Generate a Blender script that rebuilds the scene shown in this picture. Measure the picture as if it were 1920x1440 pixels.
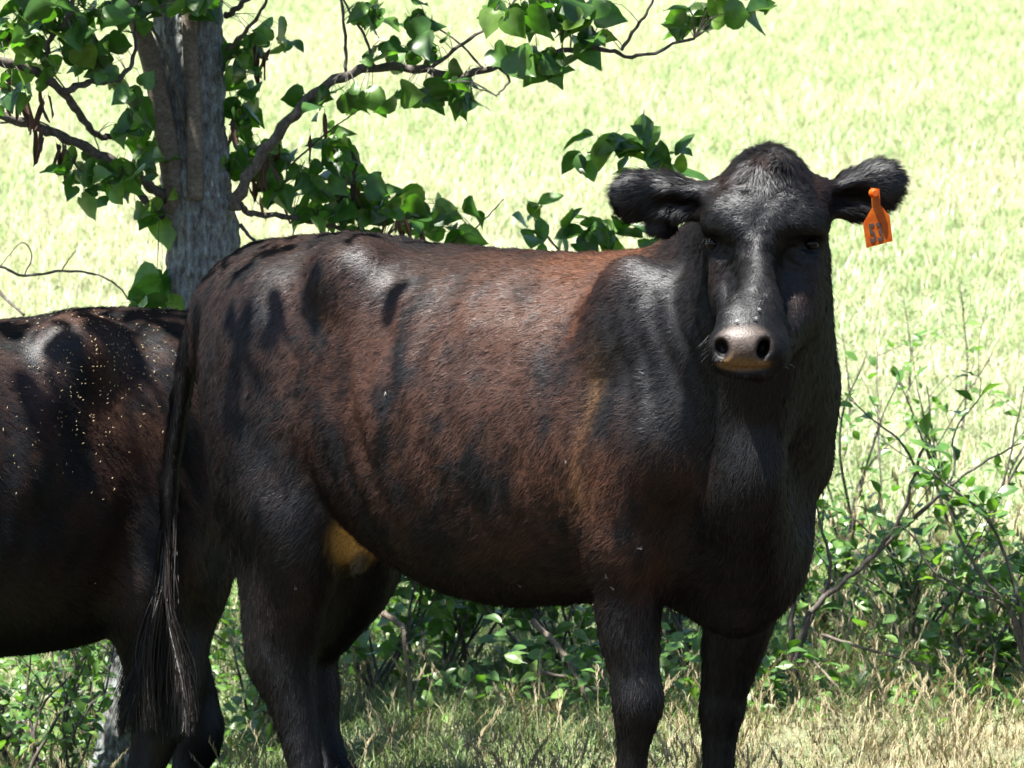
import bpy, bmesh, math, random
import numpy as np
from mathutils import Vector, Matrix

# ------------------------------------------------------------------ camera, sky, sun, exposure
for o in list(bpy.data.objects):
    bpy.data.objects.remove(o)
SC = bpy.context.scene
COL = SC.collection
FPX = 7830.0                                  # focal length in pixels of the 1920 px wide photograph
CAM = np.array([0.0, -9.0, 1.6])
PITCH = math.atan((720 - 178) / FPX)
cam_d = bpy.data.cameras.new('camera')
cam = bpy.data.objects.new('camera', cam_d)
COL.objects.link(cam)
cam.location = CAM
cam.rotation_euler = (math.pi / 2 - PITCH, 0, 0)
cam_d.sensor_width = 36.0
cam_d.lens = FPX / 1920 * 36.0
cam_d.clip_start = 0.1
cam_d.clip_end = 2000
cam_d.dof.use_dof = True
cam_d.dof.focus_distance = 8.5
cam_d.dof.aperture_fstop = 13.0
SC.camera = cam

SUN_EL, SUN_AZ = math.radians(67), math.radians(230)   # azimuth measured clockwise from +Y
w = bpy.data.worlds.new('World')
SC.world = w
w.use_nodes = True
nt = w.node_tree
sky = nt.nodes.new('ShaderNodeTexSky')
sky.sky_type = 'NISHITA'
sky.sun_disc = False
sky.sun_elevation = SUN_EL
sky.sun_rotation = SUN_AZ
nt.links.new(sky.outputs[0], nt.nodes['Background'].inputs[0])
nt.nodes['Background'].inputs[1].default_value = 0.05
sun_d = bpy.data.lights.new('sun', 'SUN')
sun_d.energy = 5.0
sun_d.angle = math.radians(0.53)
sun_d.color = (1.0, 0.96, 0.88)
sun = bpy.data.objects.new('sun', sun_d)
COL.objects.link(sun)
SUN_DIR = Vector((math.sin(SUN_AZ) * math.cos(SUN_EL), math.cos(SUN_AZ) * math.cos(SUN_EL), math.sin(SUN_EL)))
sun.rotation_euler = SUN_DIR.to_track_quat('Z', 'Y').to_euler()
sun.location = (0, -4, 12)
SC.view_settings.view_transform = 'Standard'
SC.view_settings.look = 'None'
SC.view_settings.gamma = 1
SC.view_settings.exposure = 2.5
SC.render.engine = 'CYCLES'
SC.cycles.use_denoising = True
SC.cycles.max_bounces = 5
SC.cycles.diffuse_bounces = 2
SC.cycles.glossy_bounces = 2
SC.cycles.transmission_bounces = 4
SC.cycles.use_adaptive_sampling = True
SC.cycles.adaptive_threshold = 0.02
SC.cycles.transparent_max_bounces = 8
SC.cycles_curves.shape = 'RIBBONS'

RNG = np.random.default_rng(7)
random.seed(7)

# ------------------------------------------------------------------ helpers: where a thing of the photograph stands
def ray(px, py):
    x = (px - 960) / FPX
    y = (720 - py) / FPX
    c, s = math.cos(PITCH), math.sin(PITCH)
    return np.array([x, c + y * s, -s + y * c])

def at(px, py, Y):
    r = ray(px, py)
    return CAM + r * ((Y - CAM[1]) / r[1])

TH = math.radians(42)
FW = np.array([math.cos(TH), -math.sin(TH), 0.0])      # the way the standing cow faces
LT = np.array([math.sin(TH), math.cos(TH), 0.0])       # its left side
Q = at(1300, 450, -0.5)
Q[2] = 0.0

def to_local(p):
    d = np.asarray(p) - Q
    return np.array([d @ FW, d @ LT, d[2]])

def lo(px, py, v):
    """cow-local point seen at a pixel, v metres to the left of the cow's median plane"""
    r = ray(px, py)
    t = (v - (CAM - Q) @ LT) / (r @ LT)
    return to_local(CAM + r * t)

def hp(px, py, Y):
    return to_local(at(px, py, Y))

def tag(o, label=None, cat=None, group=None, kind=None):
    if label: o['label'] = label
    if cat: o['category'] = cat
    if group: o['group'] = group
    if kind: o['kind'] = kind
    return o

def empty(name, loc=(0, 0, 0), rz=0.0):
    o = bpy.data.objects.new(name, None)
    o.empty_display_size = 0.05
    o.location = loc
    o.rotation_euler = (0, 0, rz)
    COL.objects.link(o)
    return o

def link_mesh(name, me, mat=None, parent=None):
    if mat is not None:
        me.materials.append(mat)
    o = bpy.data.objects.new(name, me)
    COL.objects.link(o)
    if parent is not None:
        o.parent = parent
    return o

def mesh_np(name, verts, quads=None, tris=None, smooth=True):
    me = bpy.data.meshes.new(name)
    verts = np.asarray(verts, np.float32)
    loops, starts, tot = [], [], 0
    if quads is not None and len(quads):
        q = np.asarray(quads, np.int32)
        loops.append(q.ravel()); starts.append(np.arange(len(q)) * 4); tot += q.size
    if tris is not None and len(tris):
        t = np.asarray(tris, np.int32)
        loops.append(t.ravel()); starts.append(tot + np.arange(len(t)) * 3)
    loops = np.concatenate(loops).astype(np.int32)
    starts = np.concatenate(starts).astype(np.int32)
    me.vertices.add(len(verts)); me.vertices.foreach_set('co', verts.ravel())
    me.loops.add(len(loops)); me.loops.foreach_set('vertex_index', loops)
    me.polygons.add(len(starts)); me.polygons.foreach_set('loop_start', starts)
    me.update(calc_edges=True)
    me.validate()
    me.polygons.foreach_set('use_smooth', np.full(len(me.polygons), smooth))
    return me

# ------------------------------------------------------------------ bodies grown from a distance field
class Field:
    def __init__(self, xs, ys, zs):
        self.xs, self.ys, self.zs = [np.asarray(a, np.float32) for a in (xs, ys, zs)]
        self.f = np.full((len(xs), len(ys), len(zs)), 0.25, np.float32)

    def _box(self, lo_, hi_):
        sl = []
        for a, l, h in zip((self.xs, self.ys, self.zs), lo_, hi_):
            i0, i1 = np.searchsorted(a, l), np.searchsorted(a, h)
            if i1 <= i0:
                return None
            sl.append(slice(i0, i1))
        return tuple(sl)

    def _pts(self, sl):
        return (self.xs[sl[0]][:, None, None], self.ys[sl[1]][None, :, None], self.zs[sl[2]][None, None, :])

    def _join(self, sl, d, k):
        f = self.f[sl]
        h = np.maximum(k - np.abs(f - d), 0) / k
        self.f[sl] = np.minimum(f, d) - h * h * k * 0.25

    def _cut(self, sl, d, k):
        f = self.f[sl]
        nd = -d
        h = np.maximum(k - np.abs(f - nd), 0) / k
        self.f[sl] = np.maximum(f, nd) + h * h * k * 0.25

    def cone(self, a, b, ra, rb, k=0.05, cut=False):
        a, b = np.asarray(a, float), np.asarray(b, float)
        m = max(ra, rb) + k + 0.03
        sl = self._box(np.minimum(a, b) - m, np.maximum(a, b) + m)
        if sl is None:
            return
        X, Y, Z = self._pts(sl)
        ab = b - a
        L2 = float(ab @ ab) + 1e-12
        t = np.clip(((X - a[0]) * ab[0] + (Y - a[1]) * ab[1] + (Z - a[2]) * ab[2]) / L2, 0, 1)
        d = np.sqrt((X - a[0] - t * ab[0]) ** 2 + (Y - a[1] - t * ab[1]) ** 2 + (Z - a[2] - t * ab[2]) ** 2) - (ra + (rb - ra) * t)
        (self._cut if cut else self._join)(sl, d.astype(np.float32), k)

    def chain(self, pts, k=0.05, sub=14):
        """pts: list of (point, radius), drawn as one smooth tapering limb"""
        A = np.array([[*p, r] for p, r in pts], float)
        E = np.vstack([2 * A[0] - A[1], A, 2 * A[-1] - A[-2]])
        out = []
        for i in range(1, len(E) - 2):
            p0, p1, p2, p3 = E[i - 1:i + 3]
            for t in np.arange(sub) / sub:
                out.append(0.5 * (2 * p1 + (p2 - p0) * t + (2 * p0 - 5 * p1 + 4 * p2 - p3) * t * t + (3 * p1 - p0 - 3 * p2 + p3) * t ** 3))
        out = np.array(out + [A[-1]])
        m = out[:, 3].max() + k + 0.03
        sl = self._box(out[:, :3].min(0) - m, out[:, :3].max(0) + m)
        X, Y, Z = self._pts(sl)
        D = np.full(self.f[sl].shape, 0.3, np.float32)
        for p, q in zip(out, out[1:]):
            m = max(p[3], q[3]) + k + 0.02
            s2 = self._box(np.minimum(p, q)[:3] - m, np.maximum(p, q)[:3] + m)
            if s2 is None:
                continue
            x, y, z = self._pts(s2)
            a, ab, ra, rb = p[:3], q[:3] - p[:3], p[3], q[3]
            t = np.clip(((x - a[0]) * ab[0] + (y - a[1]) * ab[1] + (z - a[2]) * ab[2]) / (float(ab @ ab) + 1e-12), 0, 1)
            d = np.sqrt((x - a[0] - t * ab[0]) ** 2 + (y - a[1] - t * ab[1]) ** 2 + (z - a[2] - t * ab[2]) ** 2) - (ra + (rb - ra) * t)
            s3 = tuple(slice(u.start - v.start, u.stop - v.start) for u, v in zip(s2, sl))
            D[s3] = np.minimum(D[s3], d)
        self._join(sl, D, k)

    def ell(self, c, r, k=0.05, R=None, cut=False):
        c, r = np.asarray(c, float), np.asarray(r, float)
        m = r.max() + k + 0.03
        sl = self._box(c - m, c + m)
        if sl is None:
            return
        X, Y, Z = self._pts(sl)
        X, Y, Z = X - c[0], Y - c[1], Z - c[2]
        if R is None:
            R = np.eye(3)
        p = [(X * R[i][0] + Y * R[i][1] + Z * R[i][2]) for i in range(3)]   # rows of R are the ellipsoid's axes
        k0 = np.sqrt(sum((p[i] / r[i]) ** 2 for i in range(3)))
        k1 = np.sqrt(sum((p[i] / r[i] ** 2) ** 2 for i in range(3))) + 1e-6
        d = k0 * (k0 - 1) / k1
        (self._cut if cut else self._join)(sl, d.astype(np.float32), k)

    def trunk(self, st, k=0.05, nl=2.35):
        """st: rows (x, top z, bottom z, half width, squareness of the back) along the body"""
        st = np.asarray(st, float)
        x0, x1 = st[0, 0], st[-1, 0]
        sl = self._box((x0 - 0.2, -0.6, 0.2), (x1 + 0.2, 0.6, 1.6))
        X, Y, Z = self._pts(sl)
        xs = self.xs[sl[0]]
        # smooth interpolation of the stations
        def it(col):
            v = np.interp(xs, st[:, 0], st[:, col])
            dx = np.gradient(xs)
            w_ = np.exp(-0.5 * ((xs[:, None] - xs[None, :]) / 0.035) ** 2) * dx[None, :]
            v = (w_ @ v) / w_.sum(1)
            return v[:, None, None]
        top, bot, a, nu = it(1), it(2), it(3), it(4)
        c = bot + 0.46 * (top - bot)
        up = Z > c
        b = np.where(up, top - c, c - bot)
        n = np.where(up, nu, nl)
        rr = ((np.abs(Y) / a) ** n + (np.abs(Z - c) / b) ** n) ** (1 / n)
        d = (rr - 1) * np.minimum(a, b) * 0.8
        e = np.maximum(np.maximum(x0 - xs, xs - x1), 0)[:, None, None]
        d = np.where(e > 0, np.sqrt(np.maximum(d, 0) ** 2 + e * e) + np.minimum(d, 0) * (e < 0), d)
        self._join(sl, d.astype(np.float32), k)

    def mesh(self, name, smooth_it=2):
        f = self.f
        neg = f < 0
        # cells that the surface crosses
        c = [neg[i:f.shape[0] - 1 + i, j:f.shape[1] - 1 + j, l:f.shape[2] - 1 + l] for i in (0, 1) for j in (0, 1) for l in (0, 1)]
        cnt = np.zeros(c[0].shape, np.int8)
        for q in c:
            cnt += q
        act = (cnt > 0) & (cnt < 8)
        idx = np.full(act.shape, -1, np.int32)
        I, J, K = np.nonzero(act)
        idx[I, J, K] = np.arange(len(I))
        ps = np.zeros((len(I), 3)); n = np.zeros(len(I))
        for ax in range(3):
            for a0 in (0, 1):
                for a1 in (0, 1):
                    o0 = [0, 0, 0]
                    oth = [q for q in range(3) if q != ax]
                    o0[oth[0]], o0[oth[1]] = a0, a1
                    o1 = list(o0); o1[ax] = 1
                    f0 = f[I + o0[0], J + o0[1], K + o0[2]]
                    f1 = f[I + o1[0], J + o1[1], K + o1[2]]
                    m = (f0 < 0) != (f1 < 0)
                    t = np.where(m, f0 / np.where(m, f0 - f1, 1), 0)
                    for q, arr, base in ((0, self.xs, I), (1, self.ys, J), (2, self.zs, K)):
                        p0, p1 = arr[base + o0[q]], arr[base + o1[q]]
                        ps[:, q] += np.where(m, p0 + (p1 - p0) * t, 0)
                    n += m
        ps /= n[:, None]
        quads = []
        for ax in range(3):
            sl0 = [slice(1, -1)] * 3; sl0[ax] = slice(0, -1)
            sl1 = [slice(1, -1)] * 3; sl1[ax] = slice(1, None)
            A, B = neg[tuple(sl0)], neg[tuple(sl1)]
            for flip in (False, True):
                m = (A & ~B) if not flip else (~A & B)
                g = list(np.nonzero(m))
                for q in range(3):
                    if q != ax:
                        g[q] = g[q] + 1
                b_, c_ = [q for q in range(3) if q != ax]
                def cell(db, dc):
                    h = [g[0], g[1], g[2]]
                    h[b_] = h[b_] - db; h[c_] = h[c_] - dc
                    return idx[h[0], h[1], h[2]]
                q4 = np.stack([cell(1, 1), cell(0, 1), cell(0, 0), cell(1, 0)], 1)
                if flip != (ax == 1):
                    q4 = q4[:, ::-1]
                quads.append(q4)
        quads = np.concatenate(quads)
        quads = quads[(quads >= 0).all(1)]
        # a light relaxation takes the grid steps out
        e = np.concatenate([quads[:, [0, 1]], quads[:, [1, 2]], quads[:, [2, 3]], quads[:, [3, 0]]])
        for it in range(smooth_it):
            acc = np.zeros_like(ps); deg = np.zeros(len(ps))
            for q in range(3):
                acc[:, q] = np.bincount(e[:, 0], ps[e[:, 1], q], len(ps)) + np.bincount(e[:, 1], ps[e[:, 0], q], len(ps))
            deg = np.bincount(e[:, 0], minlength=len(ps)) + np.bincount(e[:, 1], minlength=len(ps))
            ps += 0.5 * (acc / deg[:, None] - ps)
        return mesh_np(name, ps, quads)

def axis_steps(*segs):
    """segs: (start, stop, step) runs joined into one rising axis"""
    out = []
    for a, b, s in segs:
        out.append(np.arange(a, b - 1e-6, s))
    return np.concatenate(out)

def basis(x, z=(0, 0, 1)):
    x = np.asarray(x, float); x = x / np.linalg.norm(x)
    y = np.cross(z, x); y /= np.linalg.norm(y)
    return np.array([x, y, np.cross(x, y)])

def cow_trunk(F):
    F.trunk([(-1.36, 1.222, 0.92, 0.115, 2.0), (-1.25, 1.276, 0.80, 0.195, 2.1), (-1.10, 1.290, 0.79, 0.235, 2.2), (-0.92, 1.300, 0.715, 0.262, 2.4),
             (-0.79, 1.283, 0.605, 0.288, 2.6), (-0.60, 1.275, 0.535, 0.318, 2.4), (-0.45, 1.272, 0.520, 0.328, 2.2), (-0.25, 1.272, 0.548, 0.312, 2.05),
             (-0.05, 1.292, 0.565, 0.272, 1.95), (0.08, 1.295, 0.545, 0.222, 1.9), (0.17, 1.24, 0.560, 0.155, 1.9), (0.235, 1.10, 0.65, 0.10, 2.0)], 0.04)

def near_fore(F):
    # shoulder blade, upper arm, forearm, knee, cannon, hoof
    F.ell(lo(1222, 665, -0.19), (0.13, 0.07, 0.20), 0.07, basis((0.9, 0.1, 0.30)))
    F.ell(lo(1238, 825, -0.225), (0.10, 0.08, 0.12), 0.07)
    F.ell(lo(1168, 930, -0.235), (0.095, 0.07, 0.17), 0.07)
    v = -0.205
    F.chain([(lo(1178, 960, v), 0.08), (lo(1174, 1020, v - 0.01), 0.084), (lo(1178, 1100, v), 0.071), (lo(1181, 1190, v), 0.061), (lo(1190, 1262, v), 0.051),
             (lo(1196, 1312, v), 0.0535), (lo(1192, 1358, v), 0.043), (lo(1186, 1410, v), 0.033), (lo(1184, 1470, v), 0.0305), (lo(1188, 1555, v), 0.036),
             (lo(1200, 1590, v), 0.034)], 0.03)
    h = lo(1206, 1640, v)
    F.cone((h[0], h[1], 0.015), (h[0] - 0.015, h[1], 0.075), 0.058, 0.046, 0.02)

def far_fore(F):
    F.ell(lo(1440, 660, 0.18), (0.13, 0.06, 0.19), 0.05, basis((0.85, 0, 0.5)))
    F.ell(lo(1490, 850, 0.195), (0.085, 0.08, 0.11), 0.06)
    F.ell(lo(1400, 950, 0.19), (0.09, 0.07, 0.16), 0.06)
    v = 0.175
    F.chain([(lo(1400, 1060, v), 0.084), (lo(1385, 1165, v), 0.073), (lo(1371, 1230, v), 0.060), (lo(1360, 1290, v), 0.0485),
             (lo(1355, 1325, v), 0.0475), (lo(1350, 1375, v), 0.0385), (lo(1348, 1440, v), 0.034), (lo(1350, 1500, v), 0.037), (lo(1358, 1530, v), 0.035)], 0.03)
    h = lo(1366, 1560, v)
    F.cone((h[0], h[1], 0.015), (h[0] - 0.015, h[1], 0.075), 0.058, 0.046, 0.02)

def near_hind(F):
    v = -0.20
    F.ell(lo(520, 720, -0.165), (0.20, 0.13, 0.26), 0.06)                    # rump and thigh
    F.ell(lo(520, 880, -0.18), (0.165, 0.11, 0.24), 0.06)
    F.chain([(lo(530, 780, v + 0.05), 0.115), (lo(548, 930, v + 0.01), 0.118), (lo(560, 1020, v), 0.100), (lo(546, 1120, v), 0.082), (lo(535, 1200, v), 0.072), (lo(536, 1258, v), 0.066),
             (lo(549, 1320, v), 0.052), (lo(562, 1380, v), 0.043), (lo(574, 1445, v), 0.0385), (lo(583, 1500, v), 0.040)], 0.04)
    F.chain([(lo(480, 930, v + 0.05), 0.05), (lo(490, 1120, v + 0.01), 0.042), (lo(506, 1235, v), 0.038)], 0.07)     # tendon down to the hock
    h = lo(594, 1530, v)
    F.cone(lo(583, 1500, v), (h[0], h[1], 0.05), 0.038, 0.045, 0.02)
    F.cone((h[0], h[1], 0.015), (h[0] - 0.01, h[1], 0.06), 0.056, 0.046, 0.02)

def far_hind(F):
    v = 0.16
    F.ell(lo(700, 760, 0.13), (0.20, 0.12, 0.26), 0.06)
    F.chain([(lo(690, 900, v), 0.13), (lo(672, 1000, v), 0.115), (lo(655, 1075, v), 0.108), (lo(618, 1160, v), 0.075), (lo(592, 1225, v), 0.053),
             (lo(588, 1300, v), 0.062), (lo(600, 1360, v), 0.046), (lo(622, 1440, v), 0.042)], 0.04)
    h = lo(640, 1500, v)
    F.cone(lo(622, 1440, v), (h[0], h[1], 0.04), 0.04, 0.046, 0.02)
    F.cone((h[0], h[1], 0.01), (h[0] - 0.01, h[1], 0.05), 0.055, 0.046, 0.02)

def cow_rump(F):
    F.ell(lo(662, 515, -0.178), (0.06, 0.045, 0.05), 0.11)                  # hook bone
    F.ell(lo(660, 500, 0.0) * np.array([1, 1, 1]) + np.array([0, 0.2, -0.03]), (0.055, 0.05, 0.035), 0.07)
    F.cone(lo(668, 520, -0.19), lo(735, 800, -0.275), 0.03, 0.010, 0.10)   # ridge falling to the flank
    F.ell(lo(455, 580, -0.09), (0.09, 0.065, 0.06), 0.07)                     # pin bone
    F.ell(lo(500, 590, 0.09), (0.08, 0.06, 0.05), 0.06)
    F.ell(lo(820, 610, -0.425), (0.17, 0.085, 0.13), 0.10, cut=True)          # hollow in front of the hook
    F.ell(lo(590, 620, -0.385), (0.08, 0.06, 0.17), 0.12, basis((0.8, 0, -0.6)), cut=True)

def udder(F):
    F.ell(lo(664, 985, -0.08), (0.085, 0.085, 0.095), 0.03)
    for px, py, v in ((640, 1040, -0.10), (655, 1040, -0.06), (675, 1030, -0.11)):
        F.cone(lo(px, py - 20, v), lo(px, py + 30, v), 0.0175, 0.0145, 0.010)

def cow_tail(F):
    F.chain([(lo(446, 520, 0.0), 0.045), (lo(402, 548, 0.0), 0.037), (lo(374, 610, 0.01), 0.031), (lo(352, 680, 0.01), 0.026), (lo(335, 780, 0.01), 0.0235),
             (lo(323, 880, 0.01), 0.022), (lo(318, 960, 0.01), 0.020), (lo(312, 1040, 0.01), 0.014)], 0.02)

def cow_head(F):
    R = np.array([[math.cos(TH), math.sin(TH), 0], [-math.sin(TH), math.cos(TH), 0], [0, 0, 1]])
    # rows: picture-right, away from the camera, up, written in the cow's own axes
    R = np.array([to_local(Q + np.array(a, float)) for a in ((1, 0, 0), (0, 1, 0), (0, 0, 1))])
    def tilt(deg, yaw=0):
        t, y = math.radians(deg), math.radians(yaw)
        Rx = np.array([[1, 0, 0], [0, math.cos(t), -math.sin(t)], [0, math.sin(t), math.cos(t)]])
        Ry = np.array([[math.cos(y), -math.sin(y), 0], [math.sin(y), math.cos(y), 0], [0, 0, 1]])
        return Rx @ Ry @ R
    # neck
    F.chain([(lo(1375, 730, 0.0), 0.215), (hp(1408, 640, -0.72), 0.165), (hp(1432, 520, -0.82), 0.132), (hp(1440, 430, -0.92), 0.115)], 0.08)
    F.chain([(lo(1300, 500, 0.0), 0.05), (hp(1370, 445, -0.65), 0.075), (hp(1430, 370, -0.90), 0.07)], 0.08)
    F.chain([(hp(1430, 640, -0.90), 0.055), (hp(1418, 780, -0.86), 0.055), (hp(1408, 930, -0.84), 0.070), (lo(1395, 1050, -0.03), 0.085), (lo(1388, 1110, -0.03), 0.055)], 0.12)
    # skull
    F.ell(hp(1437, 402, -0.985), (0.103, 0.095, 0.098), 0.03, R)
    F.ell(hp(1441, 328, -0.965), (0.060, 0.075, 0.052), 0.05, R)
    F.ell(hp(1353, 420, -1.015), (0.036, 0.045, 0.036), 0.03, R)
    F.ell(hp(1521, 420, -1.010), (0.036, 0.045, 0.036), 0.03, R)
    F.ell(hp(1434, 422, -1.035), (0.098, 0.050, 0.080), 0.04, tilt(18, 5))
    for px in (1386, 1484):
        F.ell(hp(px, 418, -1.055), (0.048, 0.034, 0.050), 0.04, tilt(15, 5))
    # face down to the muzzle
    for dx in (-22, 22):
        F.chain([(hp(1427 + dx, 462, -1.050), 0.044), (hp(1417 + dx, 530, -1.140), 0.036), (hp(1402 + dx, 605, -1.225), 0.036)], 0.04)
    F.chain([(hp(1437, 500, -1.00), 0.090), (hp(1424, 570, -1.09), 0.075), (hp(1410, 640, -1.19), 0.062)], 0.04)
    F.ell(hp(1497, 545, -0.955), (0.050, 0.09, 0.095), 0.05, R)              # jaws
    F.ell(hp(1375, 545, -0.985), (0.042, 0.09, 0.085), 0.05, R)
    F.chain([(hp(1478, 600, -1.00), 0.05), (hp(1430, 665, -1.16), 0.042)], 0.05)
    # muzzle
    F.ell(hp(1404, 652, -1.235), (0.066, 0.060, 0.048), 0.03, tilt(-12, 10))
    F.ell(hp(1392, 645, -1.268), (0.056, 0.032, 0.032), 0.02, tilt(-12, 10))
    F.ell(hp(1366, 660, -1.245), (0.032, 0.040, 0.040), 0.025, R)
    F.ell(hp(1445, 662, -1.235), (0.036, 0.040, 0.040), 0.025, R)
    F.ell(hp(1402, 692, -1.225), (0.048, 0.046, 0.018), 0.018, R)            # lower lip
    # brow fold, sockets, nostrils, mouth
    F.ell(hp(1330, 458, -1.050), (0.022, 0.032, 0.015), 0.018, R, cut=True)
    F.ell(hp(1524, 458, -1.072), (0.022, 0.034, 0.015), 0.018, R, cut=True)
    F.ell(hp(1362, 520, -1.125), (0.022, 0.05, 0.07), 0.05, tilt(30), cut=True)
    F.ell(hp(1482, 520, -1.115), (0.030, 0.05, 0.07), 0.05, tilt(30), cut=True)
    for px, py, Y, sg in ((1353, 654, -1.290, 1), (1431, 653, -1.286, -1)):
        c_, s_ = math.cos(0.35 * sg), math.sin(0.35 * sg)
        F.ell(hp(px, py, Y), (0.0125, 0.030, 0.0185), 0.010, np.array([[c_, 0, s_], [0, 1, 0], [-s_, 0, c_]]) @ R, cut=True)
    F.cone(hp(1345, 691, -1.275), hp(1452, 690, -1.268), 0.006, 0.006, 0.012, cut=True)
    # ears
    E1 = tilt(0, -12)
    F.chain([(hp(1345, 378, -0.965), 0.040), (hp(1310, 376, -0.96), 0.034), (hp(1270, 374, -0.955), 0.036)], 0.03)
    F.ell(hp(1232, 368, -0.950), (0.075, 0.022, 0.041), 0.02, np.array([[math.cos(.1), 0, -math.sin(.1)], [0, 1, 0], [math.sin(.1), 0, math.cos(.1)]]) @ E1)
    F.ell(hp(1195, 368, -0.950), (0.036, 0.020, 0.040), 0.02, E1)
    F.ell(hp(1244, 422, -0.948), (0.027, 0.013, 0.029), 0.010, E1)
    F.ell(hp(1258, 383, -1.000), (0.060, 0.034, 0.020), 0.015, E1, cut=True)
    E2 = tilt(0, 12)
    F.chain([(hp(1530, 372, -0.955), 0.042), (hp(1562, 374, -0.945), 0.036), (hp(1590, 370, -0.94), 0.040)], 0.03)
    F.ell(hp(1620, 360, -0.930), (0.064, 0.022, 0.045), 0.02, np.array([[math.cos(.25), 0, math.sin(.25)], [0, 1, 0], [-math.sin(.25), 0, math.cos(.25)]]) @ E2)
    F.ell(hp(1650, 340, -0.928), (0.036, 0.020, 0.036), 0.02, E2)
    F.ell(hp(1610, 375, -0.985), (0.052, 0.036, 0.026), 0.015, E2, cut=True)

def build_cow_body():
    F = Field(axis_steps((-1.66, 0.18, 0.0085), (0.18, 0.80, 0.005)), axis_steps((-0.80, -0.12, 0.0055), (-0.12, 0.42, 0.0085)),
              axis_steps((-0.05, 0.80, 0.0085), (0.80, 1.56, 0.005)))
    cow_trunk(F); near_fore(F); far_fore(F); cow_rump(F); near_hind(F); far_hind(F); udder(F); cow_tail(F); cow_head(F)
    return F.mesh('cow_body')

def build_grazing_neighbour():
    """the second cow: the same build, head carried forward and low, out of the picture"""
    F = Field(axis_steps((-1.66, 1.30, 0.0095)), axis_steps((-0.42, 0.42, 0.0095)), axis_steps((-0.05, 1.42, 0.0095)))
    cow_trunk(F); near_fore(F); far_fore(F); cow_rump(F); near_hind(F); far_hind(F); cow_tail(F)
    F.ell((-0.68, 0, 0.80), (0.55, 0.29, 0.31), 0.05)
    F.chain([((0.08, 0, 0.98), 0.24), ((0.35, 0, 1.02), 0.18), ((0.55, 0, 1.08), 0.14), ((0.68, 0, 1.10), 0.11)], 0.08)
    F.chain([((0.68, 0, 1.12), 0.105), ((0.80, 0, 1.05), 0.085), ((0.95, 0, 0.93), 0.062), ((1.04, 0, 0.86), 0.058)], 0.03)
    F.chain([((0.70, 0, 1.00), 0.085), ((0.85, 0, 0.92), 0.06), ((1.0, 0, 0.83), 0.04)], 0.04)
    for s in (-1, 1):
        F.ell((0.62, s * 0.19, 1.14), (0.03, 0.085, 0.04), 0.03)
        F.ell((1.06, s * 0.03, 0.885), (0.012, 0.01, 0.014), 0.01, cut=True)
    return F.mesh('cow_body')

# ------------------------------------------------------------------ coat: colour of the hide and the hair lying on it
def sm(x, a, b):
    t = np.clip((x - a) / (b - a), 0, 1)
    return t * t * (3 - 2 * t)

def seg_dist(p, a, b):
    a, b = np.asarray(a), np.asarray(b)
    ab = b - a
    t = np.clip(((p - a) @ ab) / (ab @ ab), 0, 1)
    return np.linalg.norm(p - a - t[:, None] * ab, axis=1)

def vnoise(p, scale, seed=0):
    """smooth value noise in 0..1"""
    q = p * scale
    i = np.floor(q).astype(np.int64)
    f = q - i
    f = f * f * (3 - 2 * f)
    out = np.zeros(len(p))
    for dx in (0, 1):
        for dy in (0, 1):
            for dz in (0, 1):
                h = (i[:, 0] + dx) * 374761393 + (i[:, 1] + dy) * 668265263 + (i[:, 2] + dz) * 2147483647 + seed * 1274126177
                h = (h ^ (h >> 13)) * 1274126177
                h = ((h ^ (h >> 16)) & 0xFFFF) / 65535.0
                wgt = (f[:, 0] if dx else 1 - f[:, 0]) * (f[:, 1] if dy else 1 - f[:, 1]) * (f[:, 2] if dz else 1 - f[:, 2])
                out += h * wgt
    return out

BLACK = np.array([0.0030, 0.0026, 0.0027])
BROWN = np.array([0.043, 0.0190, 0.0112])
RUST = np.array([0.070, 0.027, 0.0125])
TAN = np.array([0.100, 0.055, 0.024])

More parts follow.
